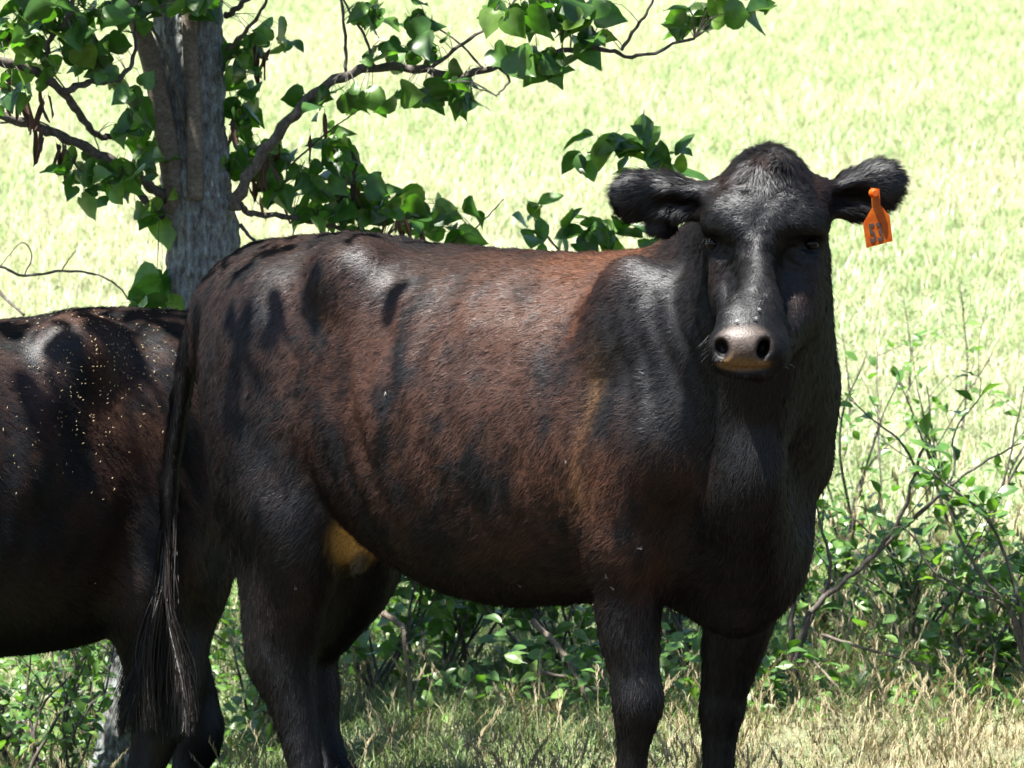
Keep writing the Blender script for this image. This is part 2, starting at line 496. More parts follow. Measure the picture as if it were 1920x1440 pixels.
def coat_colour(p, front=True):
    c = np.tile(BLACK, (len(p), 1))
    n1 = vnoise(p * np.array([1, 1, 0.55]), 11, 1)
    n2 = vnoise(p * np.array([1, 1, 0.6]), 34, 2)
    n3 = vnoise(p, 95, 3)
    mott = np.clip((0.50 * n1 + 0.32 * n2 + 0.18 * n3 - 0.33) / 0.32, 0, 1)
    def put(pt, r, col, amt, m=None, squash=(1, 1, 1)):
        d = np.linalg.norm((p - np.asarray(pt)) * np.asarray(squash), axis=1)
        wgt = np.exp(-(d / r) ** 2) * amt * (mott if m is None else m)
        c[:] = c + (col - c) * np.clip(wgt, 0, 1)[:, None]
    one = np.ones(len(p))
    if front:
        for px, py, v, r, a in ((620, 640, -0.25, 0.22, 0.75), (560, 760, -0.27, 0.18, 0.55), (760, 760, -0.29, 0.24, 0.85), (800, 900, -0.30, 0.22, 0.9),
                                (960, 800, -0.31, 0.22, 0.75), (960, 930, -0.31, 0.20, 0.95), (840, 640, -0.26, 0.22, 0.6), (1000, 600, -0.25, 0.22, 0.7),
                                (520, 520, -0.12, 0.16, 0.6), (430, 640, -0.12, 0.12, 0.7), (400, 820, -0.10, 0.10, 0.5), (580, 1130, -0.24, 0.08, 0.5)):
            put(lo(px, py, v), r, BROWN, a)
        for px, py, v, r, a in ((1080, 880, -0.29, 0.12, 0.7), (1060, 960, -0.29, 0.10, 0.6), (1170, 960, -0.29, 0.09, 0.6), (1200, 1060, -0.25, 0.07, 0.7), (1270, 880, -0.25, 0.06, 0.5)):
            put(lo(px, py, v), r, RUST, a)
        for px, py, v, r, a in ((1060, 560, -0.20, 0.15, 0.75), (1100, 500, -0.10, 0.12, 0.85), (1195, 475, -0.03, 0.08, 0.9), (880, 540, -0.2, 0.14, 0.5)):
            put(lo(px, py, v), r, RUST, a, 0.35 + 0.65 * mott)
        st = np.exp(-(seg_dist(p, lo(1136, 660, -0.245), lo(1100, 930, -0.275)) / 0.030) ** 2)
        c[:] = c + (TAN - c) * np.clip(st * (0.35 + 0.6 * n2), 0, 1)[:, None]
        # the shoulder blade and neck stay black
        k = np.maximum(np.exp(-(np.linalg.norm((p - lo(1235, 640, -0.22)) * np.array([1.0, 0.6, 0.75]), axis=1) / 0.135) ** 4),
                       np.exp(-(np.linalg.norm(p - lo(1290, 760, -0.2), axis=1) / 0.13) ** 4))
        c[:] = c + (BLACK * 1.3 - c) * (0.85 * k)[:, None]
        # head
        for px, py, Y, r, a in ((1375, 345, -1.02, 0.035, 0.35), (1530, 350, -1.0, 0.035, 0.35), (1500, 562, -1.03, 0.05, 0.55), (1350, 520, -1.03, 0.03, 0.35), (1435, 305, -1.03, 0.02, 0.5)):
            put(hp(px, py, Y), r, BROWN * 0.8, a, one)
        # udder
        ud = np.exp(-(np.linalg.norm((p - lo(666, 1000, -0.13)) * np.array([1.25, 0.8, 0.85]), axis=1) / 0.062) ** 6)
        c[:] = c + (np.array([0.70, 0.42, 0.12]) - c) * ud[:, None]
        for px, v in ((640, -0.10), (655, -0.06), (675, -0.11)):
            t = np.exp(-(seg_dist(p, lo(px, 1035, v), lo(px, 1060, v)) / 0.024) ** 6)
            c[:] = c + (np.array([0.06, 0.055, 0.036]) - c) * t[:, None]
    else:
        for u, v, z, r, a in ((-0.55, 0.3, 1.0, 0.30, 0.6), (-1.0, 0.25, 1.0, 0.3, 0.8), (-1.1, 0.2, 0.7, 0.2, 0.8), (-0.8, 0.2, 1.25, 0.25, 0.85), (-0.3, 0.3, 0.7, 0.25, 0.4), (-1.0, 0.2, 0.45, 0.15, 0.5)):
            put((u, v, z), r, BROWN, a * 0.75)
    return c

def nose_mask(p):
    """bare wet pad between and above the nostrils, and the lips"""
    pad = np.exp(-(np.linalg.norm((p - hp(1392, 641, -1.30)) @ HEAD_AX.T * np.array([0.80, 0.9, 1.25]), axis=1) / 0.045) ** 8)
    lip = np.exp(-(np.linalg.norm((p - hp(1396, 684, -1.285)) @ HEAD_AX.T * np.array([0.85, 0.7, 3.2]), axis=1) / 0.045) ** 8)
    return pad, lip

HEAD_AX = np.array([to_local(Q + np.array(a, float)) for a in ((1, 0, 0), (0, 1, 0), (0, 0, 1))])

def set_colour(me, name, rgb, domain='POINT'):
    a = me.attributes.new(name, 'FLOAT_COLOR', domain)
    a.data.foreach_set('color', np.concatenate([rgb, np.ones((len(rgb), 1))], 1).astype(np.float32).ravel())

def set_float(me, name, val):
    a = me.attributes.new(name, 'FLOAT', 'POINT')
    a.data.foreach_set('value', np.asarray(val, np.float32))

def mesh_arrays(me):
    n = len(me.vertices)
    co = np.empty(n * 3, np.float32); me.vertices.foreach_get('co', co)
    no = np.empty(n * 3, np.float32); me.vertex_normals.foreach_get('vector', no)
    q = np.empty(len(me.loops), np.int32); me.loops.foreach_get('vertex_index', q)
    return co.reshape(-1, 3).astype(float), no.reshape(-1, 3).astype(float), q.reshape(-1, 4)

def strands_object(name, pts, rad, col, mat, parent=None, nrm=None):
    """pts (N, K, 3), rad (N, K), col (N, 3): one hair-curves object"""
    N, K = pts.shape[:2]
    d = bpy.data.hair_curves.new(name)
    d.add_curves([K] * N)
    d.position_data.foreach_set('vector', pts.astype(np.float32).ravel())
    a = d.attributes.get('radius') or d.attributes.new('radius', 'FLOAT', 'POINT')
    a.data.foreach_set('value', rad.astype(np.float32).ravel())
    set_colour(d, 'coat', col, 'CURVE')
    if nrm is not None:
        d.attributes.new('lie', 'FLOAT_VECTOR', 'CURVE').data.foreach_set('vector', nrm.astype(np.float32).ravel())
    d.materials.append(mat)
    o = bpy.data.objects.new(name, d)
    COL.objects.link(o)
    o.parent = parent
    return o

def grow_coat(name, me, count, mat, parent, front=True):
    co, no, q = mesh_arrays(me)
    a, b, c, d = (co[q[:, i]] for i in range(4))
    area = 0.5 * np.linalg.norm(np.cross(c - a, d - b), axis=1)
    cen = (a + b + c + d) / 4
    w_ = area.copy()
    if front:
        side = -1
        hc_ = hp(1430, 430, -1.0)
        near = np.linalg.norm(cen - hc_, axis=1)
        w_ *= np.where(near < 0.30, 2.2, 1.0)                       # head and ears carry finer hair
        ears = np.minimum(seg_dist(cen, hp(1310, 372, -0.96), hp(1190, 368, -0.95)), seg_dist(cen, hp(1570, 372, -0.945), hp(1660, 345, -0.93)))
        w_ *= np.where(ears < 0.06, 2.2, 1.0)
    else:
        side = 1
    fn = no[q].mean(1)
    w_ *= np.where(fn[:, 1] * side > -0.15, 1.0, 0.35)              # the side turned away is thinner
    pick = RNG.choice(len(q), count, p=w_ / w_.sum())
    u, v = RNG.random(count)[:, None], RNG.random(count)[:, None]
    qq = q[pick]
    def bl(arr):
        return (arr[qq[:, 0]] * (1 - u) + arr[qq[:, 1]] * u) * (1 - v) + (arr[qq[:, 3]] * (1 - u) + arr[qq[:, 2]] * u) * v
    p, n = bl(co), bl(no)
    n /= np.linalg.norm(n, axis=1)[:, None]
    # lie of the hair
    flow = np.tile(np.array([-0.80, 0.0, -0.55]), (count, 1))
    rump = sm(-p[:, 0], 0.75, 1.2)
    flow += rump[:, None] * np.array([0.35, 0, -0.55])
    leg = sm(-p[:, 2], -0.66, -0.50)
    flow = flow * (1 - leg[:, None]) + leg[:, None] * np.array([-0.12, 0, -1.0])
    sw = vnoise(p, 7, 5) - 0.5
    flow[:, 2] += sw * 0.7
    flow[:, 0] += (vnoise(p, 7, 6) - 0.5) * 0.5
    length = np.full(count, 0.0175)
    lift = np.full(count, 0.13)
    length *= 1 + 0.5 * sm(-p[:, 2], -0.85, -0.6) * (1 - leg)
    keep = np.ones(count, bool)
    rad0 = np.full(count, 0.00040)
    if front:
        wh = hp(1432, 372, -1.09)
        hd = p - wh
        hn = np.linalg.norm(p - hp(1430, 480, -1.05), axis=1)
        head = sm(-hn, -0.27, -0.20)
        flow = flow * (1 - head[:, None]) + head[:, None] * hd / (np.linalg.norm(hd, axis=1)[:, None] + 1e-6)
        length = length * (1 - head) + 0.0105 * head
        neck = sm(p[:, 0], 0.12, 0.3) * (1 - head)
        flow = flow * (1 - neck[:, None]) + neck[:, None] * np.array([-0.35, 0.2, -0.9])
        # tuft on the poll falling over the forehead
        tuft = np.exp(-(np.linalg.norm((p - hp(1438, 318, -1.02)) @ HEAD_AX.T * np.array([0.8, 0.8, 1.0]), axis=1) / 0.062) ** 4)
        down = (np.array([0.0, -0.55, -0.85]) @ HEAD_AX) + 0.6 * ((p - hp(1436, 300, -1.0)) @ HEAD_AX.T * np.array([1, 0, 0]) / 0.06) @ HEAD_AX
        flow = flow * (1 - tuft[:, None]) + tuft[:, None] * (down + 1.7 * (np.stack([vnoise(p, 30, s) for s in (7, 8, 9)], 1) - 0.5))
        length += tuft * 0.020
        lift += tuft * 0.25
        # ears
        for base, tip in ((hp(1320, 374, -0.96), hp(1190, 366, -0.95)), (hp(1560, 374, -0.945), hp(1660, 342, -0.93))):
            ax = tip - base
            L = np.linalg.norm(ax); ax = ax / L
            s_ = (p - base) @ ax
            e = sm(-seg_dist(p, base, tip), -0.075, -0.05) * sm(s_, -0.005, 0.02)
            out_ = (p - (base + ax * np.clip(s_, 0, L)[:, None]))
            out_ /= np.linalg.norm(out_, axis=1)[:, None] + 1e-6
            fl = ax * 0.75 + 0.45 * out_ + np.array([0, 0, -0.35])
            flow = flow * (1 - e[:, None]) + e[:, None] * fl
            length = length * (1 - e) + e * 0.024
            lift = lift * (1 - e) + e * 0.45
        pad, lip = nose_mask(p)
        keep &= (pad < 0.3) & (lip < 0.3)
        ey = np.minimum(np.linalg.norm(p - hp(1337, 455, -1.04), axis=1), np.linalg.norm(p - hp(1521, 455, -1.05), axis=1))
        keep &= ey > 0.016
        muz = np.linalg.norm(p - hp(1400, 655, -1.25), axis=1)
        length *= np.where(muz < 0.085, 0.6, 1)
        uc = coat_colour(p)
        keep &= uc[:, 0] < 0.14
        tailm = seg_dist(p, lo(372, 610, 0.01), lo(315, 1000, 0.01)) < 0.06
        flow[tailm] = np.array([0.05, 0.0, -1.0])
        length[tailm] = 0.022
        bel = np.exp(-((p[:, 0] + 0.35) / 0.25) ** 2) * (p[:, 2] < 0.575) * (leg > 0)
        length += bel * 0.008
    col = coat_colour(p, front)
    t = flow - (flow * n).sum(1)[:, None] * n
    t /= np.linalg.norm(t, axis=1)[:, None] + 1e-6
    jit = RNG.normal(0, 0.11, (count, 3))
    t = t + jit
    t /= np.linalg.norm(t, axis=1)[:, None]
    length *= RNG.uniform(0.65, 1.25, count)
    lift = lift * RNG.uniform(0.5, 1.5, count)
    # neighbours lean together, so the coat breaks into locks
    lock = np.stack([vnoise(p, 70, s) for s in (11, 12, 13)], 1) - 0.5
    K = 4
    pts = np.empty((count, K, 3))
    for k in range(K):
        s_ = k / (K - 1)
        pts[:, k] = p - n * 0.001 + t * (length * s_)[:, None] + n * (length * lift * (s_ - 0.55 * s_ * s_) * 1.6)[:, None] + lock * (length * 0.75 * s_ * s_)[:, None]
    rad = rad0[:, None] * np.array([1.0, 0.95, 0.7, 0.15])[None]
    col = col * RNG.uniform(0.4, 1.7, count)[:, None]
    brown = RNG.random(count) < 0.10
    col[brown] = col[brown] * 0.5 + BROWN * 0.35
    nn = n + t * RNG.normal(0.0, 0.11, count)[:, None] + np.cross(n, t) * RNG.normal(0, 0.11, count)[:, None] + (0.30 + (0.35 * head if front else 0 * n[:, 0]))[:, None] * lock
    nn /= np.linalg.norm(nn, axis=1)[:, None]
    o = strands_object(name, pts[keep], rad[keep], np.clip(col[keep], 0.002, 0.8), mat, parent, nn[keep])
    return o

# ------------------------------------------------------------------ materials
def new_mat(name):
    m = bpy.data.materials.new(name)
    m.use_nodes = True
    return m, m.node_tree, m.node_tree.nodes['Principled BSDF']

def node(nt, typ, **kw):
    n = nt.nodes.new(typ)
    for k, v in kw.items():
        if k in n.inputs.keys() if hasattr(n.inputs, 'keys') else False:
            n.inputs[k].default_value = v
        else:
            setattr(n, k, v)
    return n

def noise(nt, scale, detail=4.0, rough=0.55, coord=None, sock='Object'):
    n = nt.nodes.new('ShaderNodeTexNoise')
    n.inputs['Scale'].default_value = scale
    n.inputs['Detail'].default_value = detail
    n.inputs['Roughness'].default_value = rough
    if coord is not None:
        nt.links.new(coord.outputs[sock], n.inputs['Vector'])
    return n

def ramp(nt, fac, stops):
    r_ = nt.nodes.new('ShaderNodeValToRGB')
    while len(r_.color_ramp.elements) < len(stops):
        r_.color_ramp.elements.new(0.5)
    for e, (pos, c) in zip(r_.color_ramp.elements, stops):
        e.position = pos
        e.color = (*c, 1)
    nt.links.new(fac, r_.inputs['Fac'])
    return r_

def mix_rgb(nt, fac, a, b, mode='MIX'):
    m = nt.nodes.new('ShaderNodeMix')
    m.data_type = 'RGBA'
    m.blend_type = mode
    for val, idx in ((fac, 0), (a, 6), (b, 7)):
        if hasattr(val, 'links'):
            nt.links.new(val, m.inputs[idx])
        else:
            m.inputs[idx].default_value = val if idx == 0 else (*val, 1)
    return m.outputs[2]

SHEEN = (0.50, 0.027)          # roughness and share of the gloss on short sleek hair

def hide_material():
    m, nt, b = new_mat('cow_hide')
    at_ = node(nt, 'ShaderNodeAttribute', attribute_name='coat')
    wet = node(nt, 'ShaderNodeAttribute', attribute_name='wet')
    tc = nt.nodes.new('ShaderNodeTexCoord')
    n = noise(nt, 160, 3, 0.6, tc)
    c = mix_rgb(nt, 1.0, at_.outputs['Color'], ramp(nt, n.outputs['Fac'], [(0.3, (0.45,) * 3), (0.7, (1.0,) * 3)]).outputs['Color'], 'MULTIPLY')
    nt.links.new(c, b.inputs['Base Color'])
    b.inputs['Roughness'].default_value = 0.48                      # the bare wet skin
    b.inputs['Specular IOR Level'].default_value = 0.26
    df = nt.nodes.new('ShaderNodeBsdfDiffuse')                      # the haired skin
    gl = nt.nodes.new('ShaderNodeBsdfGlossy')
    gl.inputs['Roughness'].default_value = SHEEN[0]
    gl.inputs['Color'].default_value = (0.92, 0.95, 1.0, 1)
    m1, m2 = nt.nodes.new('ShaderNodeMixShader'), nt.nodes.new('ShaderNodeMixShader')
    m1.inputs[0].default_value = SHEEN[1] * 0.6
    nt.links.new(c, df.inputs['Color'])
    nt.links.new(df.outputs[0], m1.inputs[1]); nt.links.new(gl.outputs[0], m1.inputs[2])
    nt.links.new(wet.outputs['Fac'], m2.inputs[0])
    nt.links.new(m1.outputs[0], m2.inputs[1]); nt.links.new(b.outputs[0], m2.inputs[2])
    nt.links.new(m2.outputs[0], nt.nodes['Material Output'].inputs['Surface'])
    bp = node(nt, 'ShaderNodeBump')
    bp.inputs['Strength'].default_value = 0.25
    bp.inputs['Distance'].default_value = 0.004
    n2 = noise(nt, 260, 2, 0.5, tc)
    nt.links.new(n2.outputs['Fac'], bp.inputs['Height'])
    for q in (b, df, gl):
        nt.links.new(bp.outputs[0], q.inputs['Normal'])
    return m

def hair_material(name, rough=0.32, radial=0.45):
    m = bpy.data.materials.new(name)
    m.use_nodes = True
    nt = m.node_tree
    nt.nodes.remove(nt.nodes['Principled BSDF'])
    h = nt.nodes.new('ShaderNodeBsdfHairPrincipled')
    h.model = 'CHIANG'
    h.parametrization = 'COLOR'
    at_ = node(nt, 'ShaderNodeAttribute', attribute_name='coat')
    nt.links.new(at_.outputs['Color'], h.inputs['Color'])
    h.inputs['Roughness'].default_value = rough
    h.inputs['Radial Roughness'].default_value = radial
    h.inputs['Random Roughness'].default_value = 0.2
    h.inputs['Coat'].default_value = 0.0
    h.inputs['IOR'].default_value = 1.42
    nt.links.new(h.outputs[0], nt.nodes['Material Output'].inputs['Surface'])
    return m

def coat_material():
    """short sleek hair: each strand takes the lie of the hide it grows from"""
    m, nt, b = new_mat('cow_coat')
    at_ = node(nt, 'ShaderNodeAttribute', attribute_name='coat')
    nt.links.new(at_.outputs['Color'], b.inputs['Base Color'])
    ln = node(nt, 'ShaderNodeAttribute', attribute_name='lie')
    vt = nt.nodes.new('ShaderNodeVectorTransform')
    vt.vector_type = 'NORMAL'
    vt.convert_from, vt.convert_to = 'OBJECT', 'WORLD'
    nt.links.new(ln.outputs['Vector'], vt.inputs[0])
    nt.nodes.remove(b)
    df = nt.nodes.new('ShaderNodeBsdfDiffuse')
    gl = nt.nodes.new('ShaderNodeBsdfGlossy')
    gl.inputs['Roughness'].default_value = SHEEN[0]
    gl.inputs['Color'].default_value = (0.92, 0.95, 1.0, 1)
    mx = nt.nodes.new('ShaderNodeMixShader')
    mx.inputs[0].default_value = SHEEN[1]
    nt.links.new(at_.outputs['Color'], df.inputs['Color'])
    nt.links.new(vt.outputs[0], df.inputs['Normal'])
    nt.links.new(vt.outputs[0], gl.inputs['Normal'])
    nt.links.new(df.outputs[0], mx.inputs[1])
    nt.links.new(gl.outputs[0], mx.inputs[2])
    nt.links.new(mx.outputs[0], nt.nodes['Material Output'].inputs['Surface'])
    return m

MAT_COAT = coat_material()
MAT_HIDE = hide_material()
MAT_HAIR = hair_material('cow_hair')

def finish_body(me, front=True):
    co, no, q = mesh_arrays(me)
    c = coat_colour(co, front)
    wet = np.zeros(len(co))
    if front:
        pad, lip = nose_mask(co)
        c = c * 0.75
        c = c + (np.array([0.060, 0.046, 0.040]) - c) * pad[:, None]
        c = c + (np.array([0.16, 0.090, 0.032]) - c) * (np.maximum(lip, 0) * (1 - 0.3 * pad))[:, None]
        bel = pad * sm(-((co - hp(1392, 660, -1.30)) @ HEAD_AX.T)[:, 2], -0.008, 0.02)
        c = c + (np.array([0.15, 0.088, 0.036]) - c) * (0.7 * bel)[:, None]
        wet = np.maximum(pad, lip * 0.7)
        for px, py, Y in ((1354, 654, -1.285), (1430, 653, -1.283)):       # dark inside of the nostrils
            k = np.exp(-(np.linalg.norm((co - hp(px, py, Y)) @ HEAD_AX.T * np.array([1.15, 0.5, 0.8]), axis=1) / 0.0175) ** 8)
            c = c + (np.array([0.004, 0.003, 0.003]) - c) * k[:, None]
    set_colour(me, 'coat', np.clip(c, 0.0015, 0.9))
    set_float(me, 'wet', wet)
    me.materials.append(MAT_HIDE)

def relief(me):
    """ribs, loose skin and muscle under the coat"""
    co, no, q = mesh_arrays(me)
    u, v, z = co.T
    body = sm(z, 0.55, 0.75) * sm(-u, -0.25, -0.05)
    d = 0.010 * (vnoise(co, 8, 41) - 0.5) + 0.005 * (vnoise(co * np.array([1, 1, 0.7]), 19, 42) - 0.5)
    d *= 0.35 + 0.65 * body
    rib = sm(-u, 0.08, 0.2) * (1 - sm(-u, 0.55, 0.7)) * sm(z, 0.62, 0.75) * (1 - sm(z, 1.02, 1.16))
    d += rib * 0.0010 * np.sin((u + 0.28 * z + 0.02 * np.sin(z * 9)) * 2 * math.pi / 0.082)
    fold = np.exp(-(np.linalg.norm((co - lo(1285, 690, -0.2)) * np.array([1, 0.8, 0.6]), axis=1) / 0.13) ** 2)
    d += fold * 0.0022 * np.sin((u + 0.30 * z + 0.03 * np.sin(z * 11)) * 2 * math.pi / 0.060)
    fl = np.exp(-(np.linalg.norm((co - lo(700, 900, -0.27)) * np.array([1, 0.6, 0.5]), axis=1) / 0.11) ** 2)
    d += fl * 0.003 * np.sin((u + 0.45 * z) * 2 * math.pi / 0.075)
    cr = seg_dist(co, lo(1142, 640, -0.24), lo(1090, 960, -0.28))
    d -= 0.010 * np.exp(-(cr / 0.016) ** 2)
    leg = sm(-z, -0.55, -0.45)
    d += leg * 0.003 * (vnoise(co * np.array([1, 1, 0.3]), 55, 43) - 0.5)
    hd = np.exp(-(np.linalg.norm(co - hp(1430, 500, -1.08), axis=1) / 0.20) ** 4)
    d += hd * (0.0030 * (vnoise(co, 45, 44) - 0.5) + 0.0018 * (vnoise(co, 110, 45) - 0.5))
    for px, py, Y in ((1350, 478, -1.06), (1505, 480, -1.07)):      # creases under the eyes
        r_ = np.linalg.norm((co - hp(px, py, Y)) @ HEAD_AX.T * np.array([0.7, 0.8, 1.2]), axis=1)
        d += 0.0018 * np.exp(-(r_ / 0.035) ** 2) * np.sin(r_ * 2 * math.pi / 0.014)
    br = seg_dist(co, hp(1365, 460, -1.10), hp(1432, 470, -1.12))
    br = np.minimum(br, seg_dist(co, hp(1432, 470, -1.12), hp(1492, 456, -1.10)))
    d -= 0.0045 * np.exp(-(br / 0.012) ** 2)                        # fold across the brow
    co = co + no * d[:, None]
    me.vertices.foreach_set('co', co.astype(np.float32).ravel())
    me.update()

def make_front_cow():
    me = build_cow_body()
    relief(me)
    finish_body(me)
    o = bpy.data.objects.new('cow', me)
    COL.objects.link(o)
    o.location = Q
    o.rotation_euler = (0, 0, -TH)
    tag(o, 'black and brown cow looking at the viewer, orange tag in its ear', 'cow', 'cattle standing by the tree')
    grow_coat('coat', me, 400000, MAT_COAT, o)
    # eyes
    em, nt, b = new_mat('eye_wet')
    b.inputs['Base Color'].default_value = (0.004, 0.003, 0.003, 1)
    b.inputs['Roughness'].default_value = 0.12
    b.inputs['Specular IOR Level'].default_value = 0.15
    for px, py, Y in ((1339, 457, -1.011), (1520, 457, -1.033)):
        bm = bmesh.new()
        bmesh.ops.create_uvsphere(bm, u_segments=20, v_segments=14, radius=0.0165)
        m2 = bpy.data.meshes.new('eye'); bm.to_mesh(m2); bm.free()
        m2.polygons.foreach_set('use_smooth', [True] * len(m2.polygons))
        e = link_mesh('eye', m2, em, o)
        e.location = hp(px, py, Y)
        e.scale = (1, 1, 0.85)
    # lashes and whiskers
    P_, C_ = [], []
    for k in range(44):
        s_ = random.choice((0, 1))
        base = hp(1337 + random.uniform(-14, 14), 444 + random.uniform(-3, 4), -1.048) if s_ == 0 else hp(1521 + random.uniform(-14, 14), 443 + random.uniform(-3, 4), -1.062)
        d = np.array([(-1 if s_ == 0 else 1) * random.uniform(0.1, 0.9), -0.7, random.uniform(-0.5, 0.3)]) @ HEAD_AX
        L = random.uniform(0.008, 0.016)
        P_.append([base + d * L * t + np.array([0, 0, -0.25 * L * t * t]) for t in (0, 0.4, 0.75, 1)]); C_.append(BLACK)
    for k in range(22):
        sgn = random.choice((-1, 1))
        px = 1398 + sgn * random.uniform(48, 72)
        base = hp(px, random.uniform(625, 690), -1.255)
        d = np.array([sgn * random.uniform(0.5, 1), -0.5, random.uniform(-0.6, 0.2)]) @ HEAD_AX
        L = random.uniform(0.010, 0.028)
        P_.append([base + d * L * t + np.array([0, 0, -0.3 * L * t * t]) for t in (0, 0.4, 0.75, 1)]); C_.append(np.array([0.012, 0.011, 0.010]))
    P_ = np.array(P_)
    strands_object('whiskers', P_, np.tile(np.array([0.0002, 0.00016, 0.00012, 0.00006]), (len(P_), 1)), np.array(C_), MAT_HAIR, o)
    # switch of the tail
    N, K = 3000, 14
    pts = np.empty((N, K, 3)); col = np.empty((N, 3)); rad = np.empty((N, K))
    for i in range(N):
        t0 = random.uniform(0, 1) ** 0.8
        root = lo(318, 930, 0.01) * (1 - t0) + lo(312, 1045, 0.01) * t0
        a = random.uniform(0, 2 * math.pi)
        root = root + np.array([math.cos(a), math.sin(a), 0]) * 0.014
        bundle = int(random.uniform(0, 26))
        rb = random.Random(bundle)
        bx, by = rb.uniform(-1, 1), rb.uniform(-1, 1)
        ex = 290 + 46 * bx + random.gauss(0, 7) - 26 * (bx < -0.4)
        ey = 1330 + 70 * rb.random() - 150 * (1 - t0) * random.random()
        end = lo(ex, ey, 0.01 + 0.05 * by + random.gauss(0, 0.008))
        mid = lo(308 + 26 * bx + random.gauss(0, 4), 1125, 0.01 + 0.035 * by)
        wob = random.gauss(0, 0.009) + rb.gauss(0, 0.012)
        for k in range(K):
            s_ = k / (K - 1)
            pts[i, k] = root * (1 - s_) ** 2 + 2 * mid * s_ * (1 - s_) + end * s_ * s_ + np.array([1, 0.6, 0]) * wob * s_ * math.sin(s_ * 6 + bundle)
        g = random.uniform(0.5, 1.6)
        col[i] = np.array([0.016, 0.012, 0.010]) * g if rb.random() < 0.4 else BLACK * 0.8 * g
        rad[i] = np.linspace(0.0007, 0.0003, K)
    tn = -HEAD_AX[1] + RNG.normal(0, 0.45, (N, 3))
    tn /= np.linalg.norm(tn, axis=1)[:, None]
    strands_object('tail_switch', pts, rad, col, MAT_COAT, o, tn)
    return o

def make_second_cow():
    me = build_grazing_neighbour()
    n = len(me.vertices)
    co = np.empty(n * 3, np.float32); me.vertices.foreach_get('co', co)
    co = co.reshape(-1, 3); co[:, 1] *= -1
    me.vertices.foreach_set('co', co.ravel())
    me.flip_normals()
    me.update()
    relief(me)
    finish_body(me, False)
    o = bpy.data.objects.new('cow', me)
    COL.objects.link(o)
    a = math.radians(30)
    o.rotation_euler = (0, 0, math.pi + a)
    ref = np.array([-1.38, 0.60])
    fw = np.array([-math.cos(a), -math.sin(a)])
    o.location = (*(ref + 0.45 * fw), -0.20)
    tag(o, 'dark cow half out of view behind the tail, chaff sprinkled on its back', 'cow', 'cattle standing by the tree')
    grow_coat('coat', me, 150000, MAT_COAT, o, False)
    return o

# ------------------------------------------------------------------ ground
def gz(x, y):
    x, y = np.asarray(x, float), np.asarray(y, float)
    z = -0.185 * sm(-x, 0.15, 0.95) * sm(y, -1.2, 0.4) * (1 - sm(y, 2.5, 5.0))
    t = y - 4.2
    rise = np.where(t > 0, 0.0, 0.0)
    soft = 0.8 * np.log1p(np.exp(np.clip(t / 0.8, -30, 30)))
    soft = np.where(t / 0.8 > 30, t, soft)
    far = np.clip(soft - 45, 0, None)
    rise = 0.123 * soft - 0.10 * far
    z = z + rise
    z = z + 0.035 * np.sin(x * 0.9 + 1.3) * np.sin(y * 0.7) * sm(y, 4, 7) + 0.10 * np.sin(x * 0.23 + 0.4) * np.sin(y * 0.19) * sm(y, 8, 14)
    return z

def ground_at(px, Y):
    """point of the ground in the column px at distance Y"""
    d = Y - CAM[1]
    x = (px - 960) / FPX * d
    return np.array([x, Y, float(gz(x, Y))])

def mat_ground():
    m, nt, b = new_mat('pasture_soil')
    tc = nt.nodes.new('ShaderNodeTexCoord')
    n = noise(nt, 1.3, 6, 0.6, tc)
    n2 = noise(nt, 45, 5, 0.7, tc)
    c1 = ramp(nt, n.outputs['Fac'], [(0.3, (0.13, 0.17, 0.085)), (0.5, (0.19, 0.21, 0.13)), (0.7, (0.26, 0.24, 0.165))])
    c2 = ramp(nt, n2.outputs['Fac'], [(0.25, (0.45,) * 3), (0.75, (1.25,) * 3)])
    # bare dark earth added out of view on the near side, cutting bounce light
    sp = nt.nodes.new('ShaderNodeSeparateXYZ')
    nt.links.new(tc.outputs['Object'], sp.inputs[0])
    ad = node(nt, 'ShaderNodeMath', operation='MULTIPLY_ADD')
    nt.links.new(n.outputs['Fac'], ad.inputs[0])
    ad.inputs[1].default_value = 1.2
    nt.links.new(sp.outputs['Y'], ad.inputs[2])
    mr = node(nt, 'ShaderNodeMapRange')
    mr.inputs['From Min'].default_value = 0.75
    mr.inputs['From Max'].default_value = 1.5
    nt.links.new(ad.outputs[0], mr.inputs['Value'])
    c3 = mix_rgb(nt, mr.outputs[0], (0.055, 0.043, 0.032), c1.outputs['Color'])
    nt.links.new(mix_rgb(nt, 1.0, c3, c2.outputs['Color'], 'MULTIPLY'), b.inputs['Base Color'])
    b.inputs['Roughness'].default_value = 0.95
    b.inputs['Specular IOR Level'].default_value = 0.1
    bp = node(nt, 'ShaderNodeBump')
    bp.inputs['Strength'].default_value = 0.8
    bp.inputs['Distance'].default_value = 0.02
    nt.links.new(n2.outputs['Fac'], bp.inputs['Height'])
    nt.links.new(bp.outputs[0], b.inputs['Normal'])
    return m

def make_ground():
    ys = np.concatenate([np.arange(-14, 8, 0.25), np.arange(8, 60, 0.8), np.geomspace(60, 900, 24)])
    xs = np.concatenate([-np.geomspace(400, 16, 20), np.arange(-15, 15.1, 0.3), np.geomspace(16, 400, 20)])
    X, Y = np.meshgrid(xs, ys, indexing='ij')
    Z = gz(X, Y)
    nx, ny = X.shape
    I = np.arange(nx * ny).reshape(nx, ny)
    q = np.stack([I[:-1, :-1], I[1:, :-1], I[1:, 1:], I[:-1, 1:]], -1).reshape(-1, 4)
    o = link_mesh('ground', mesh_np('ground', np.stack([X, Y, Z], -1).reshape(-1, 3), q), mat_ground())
    tag(o, 'sloping pasture ground under the grass', None, None, 'structure')

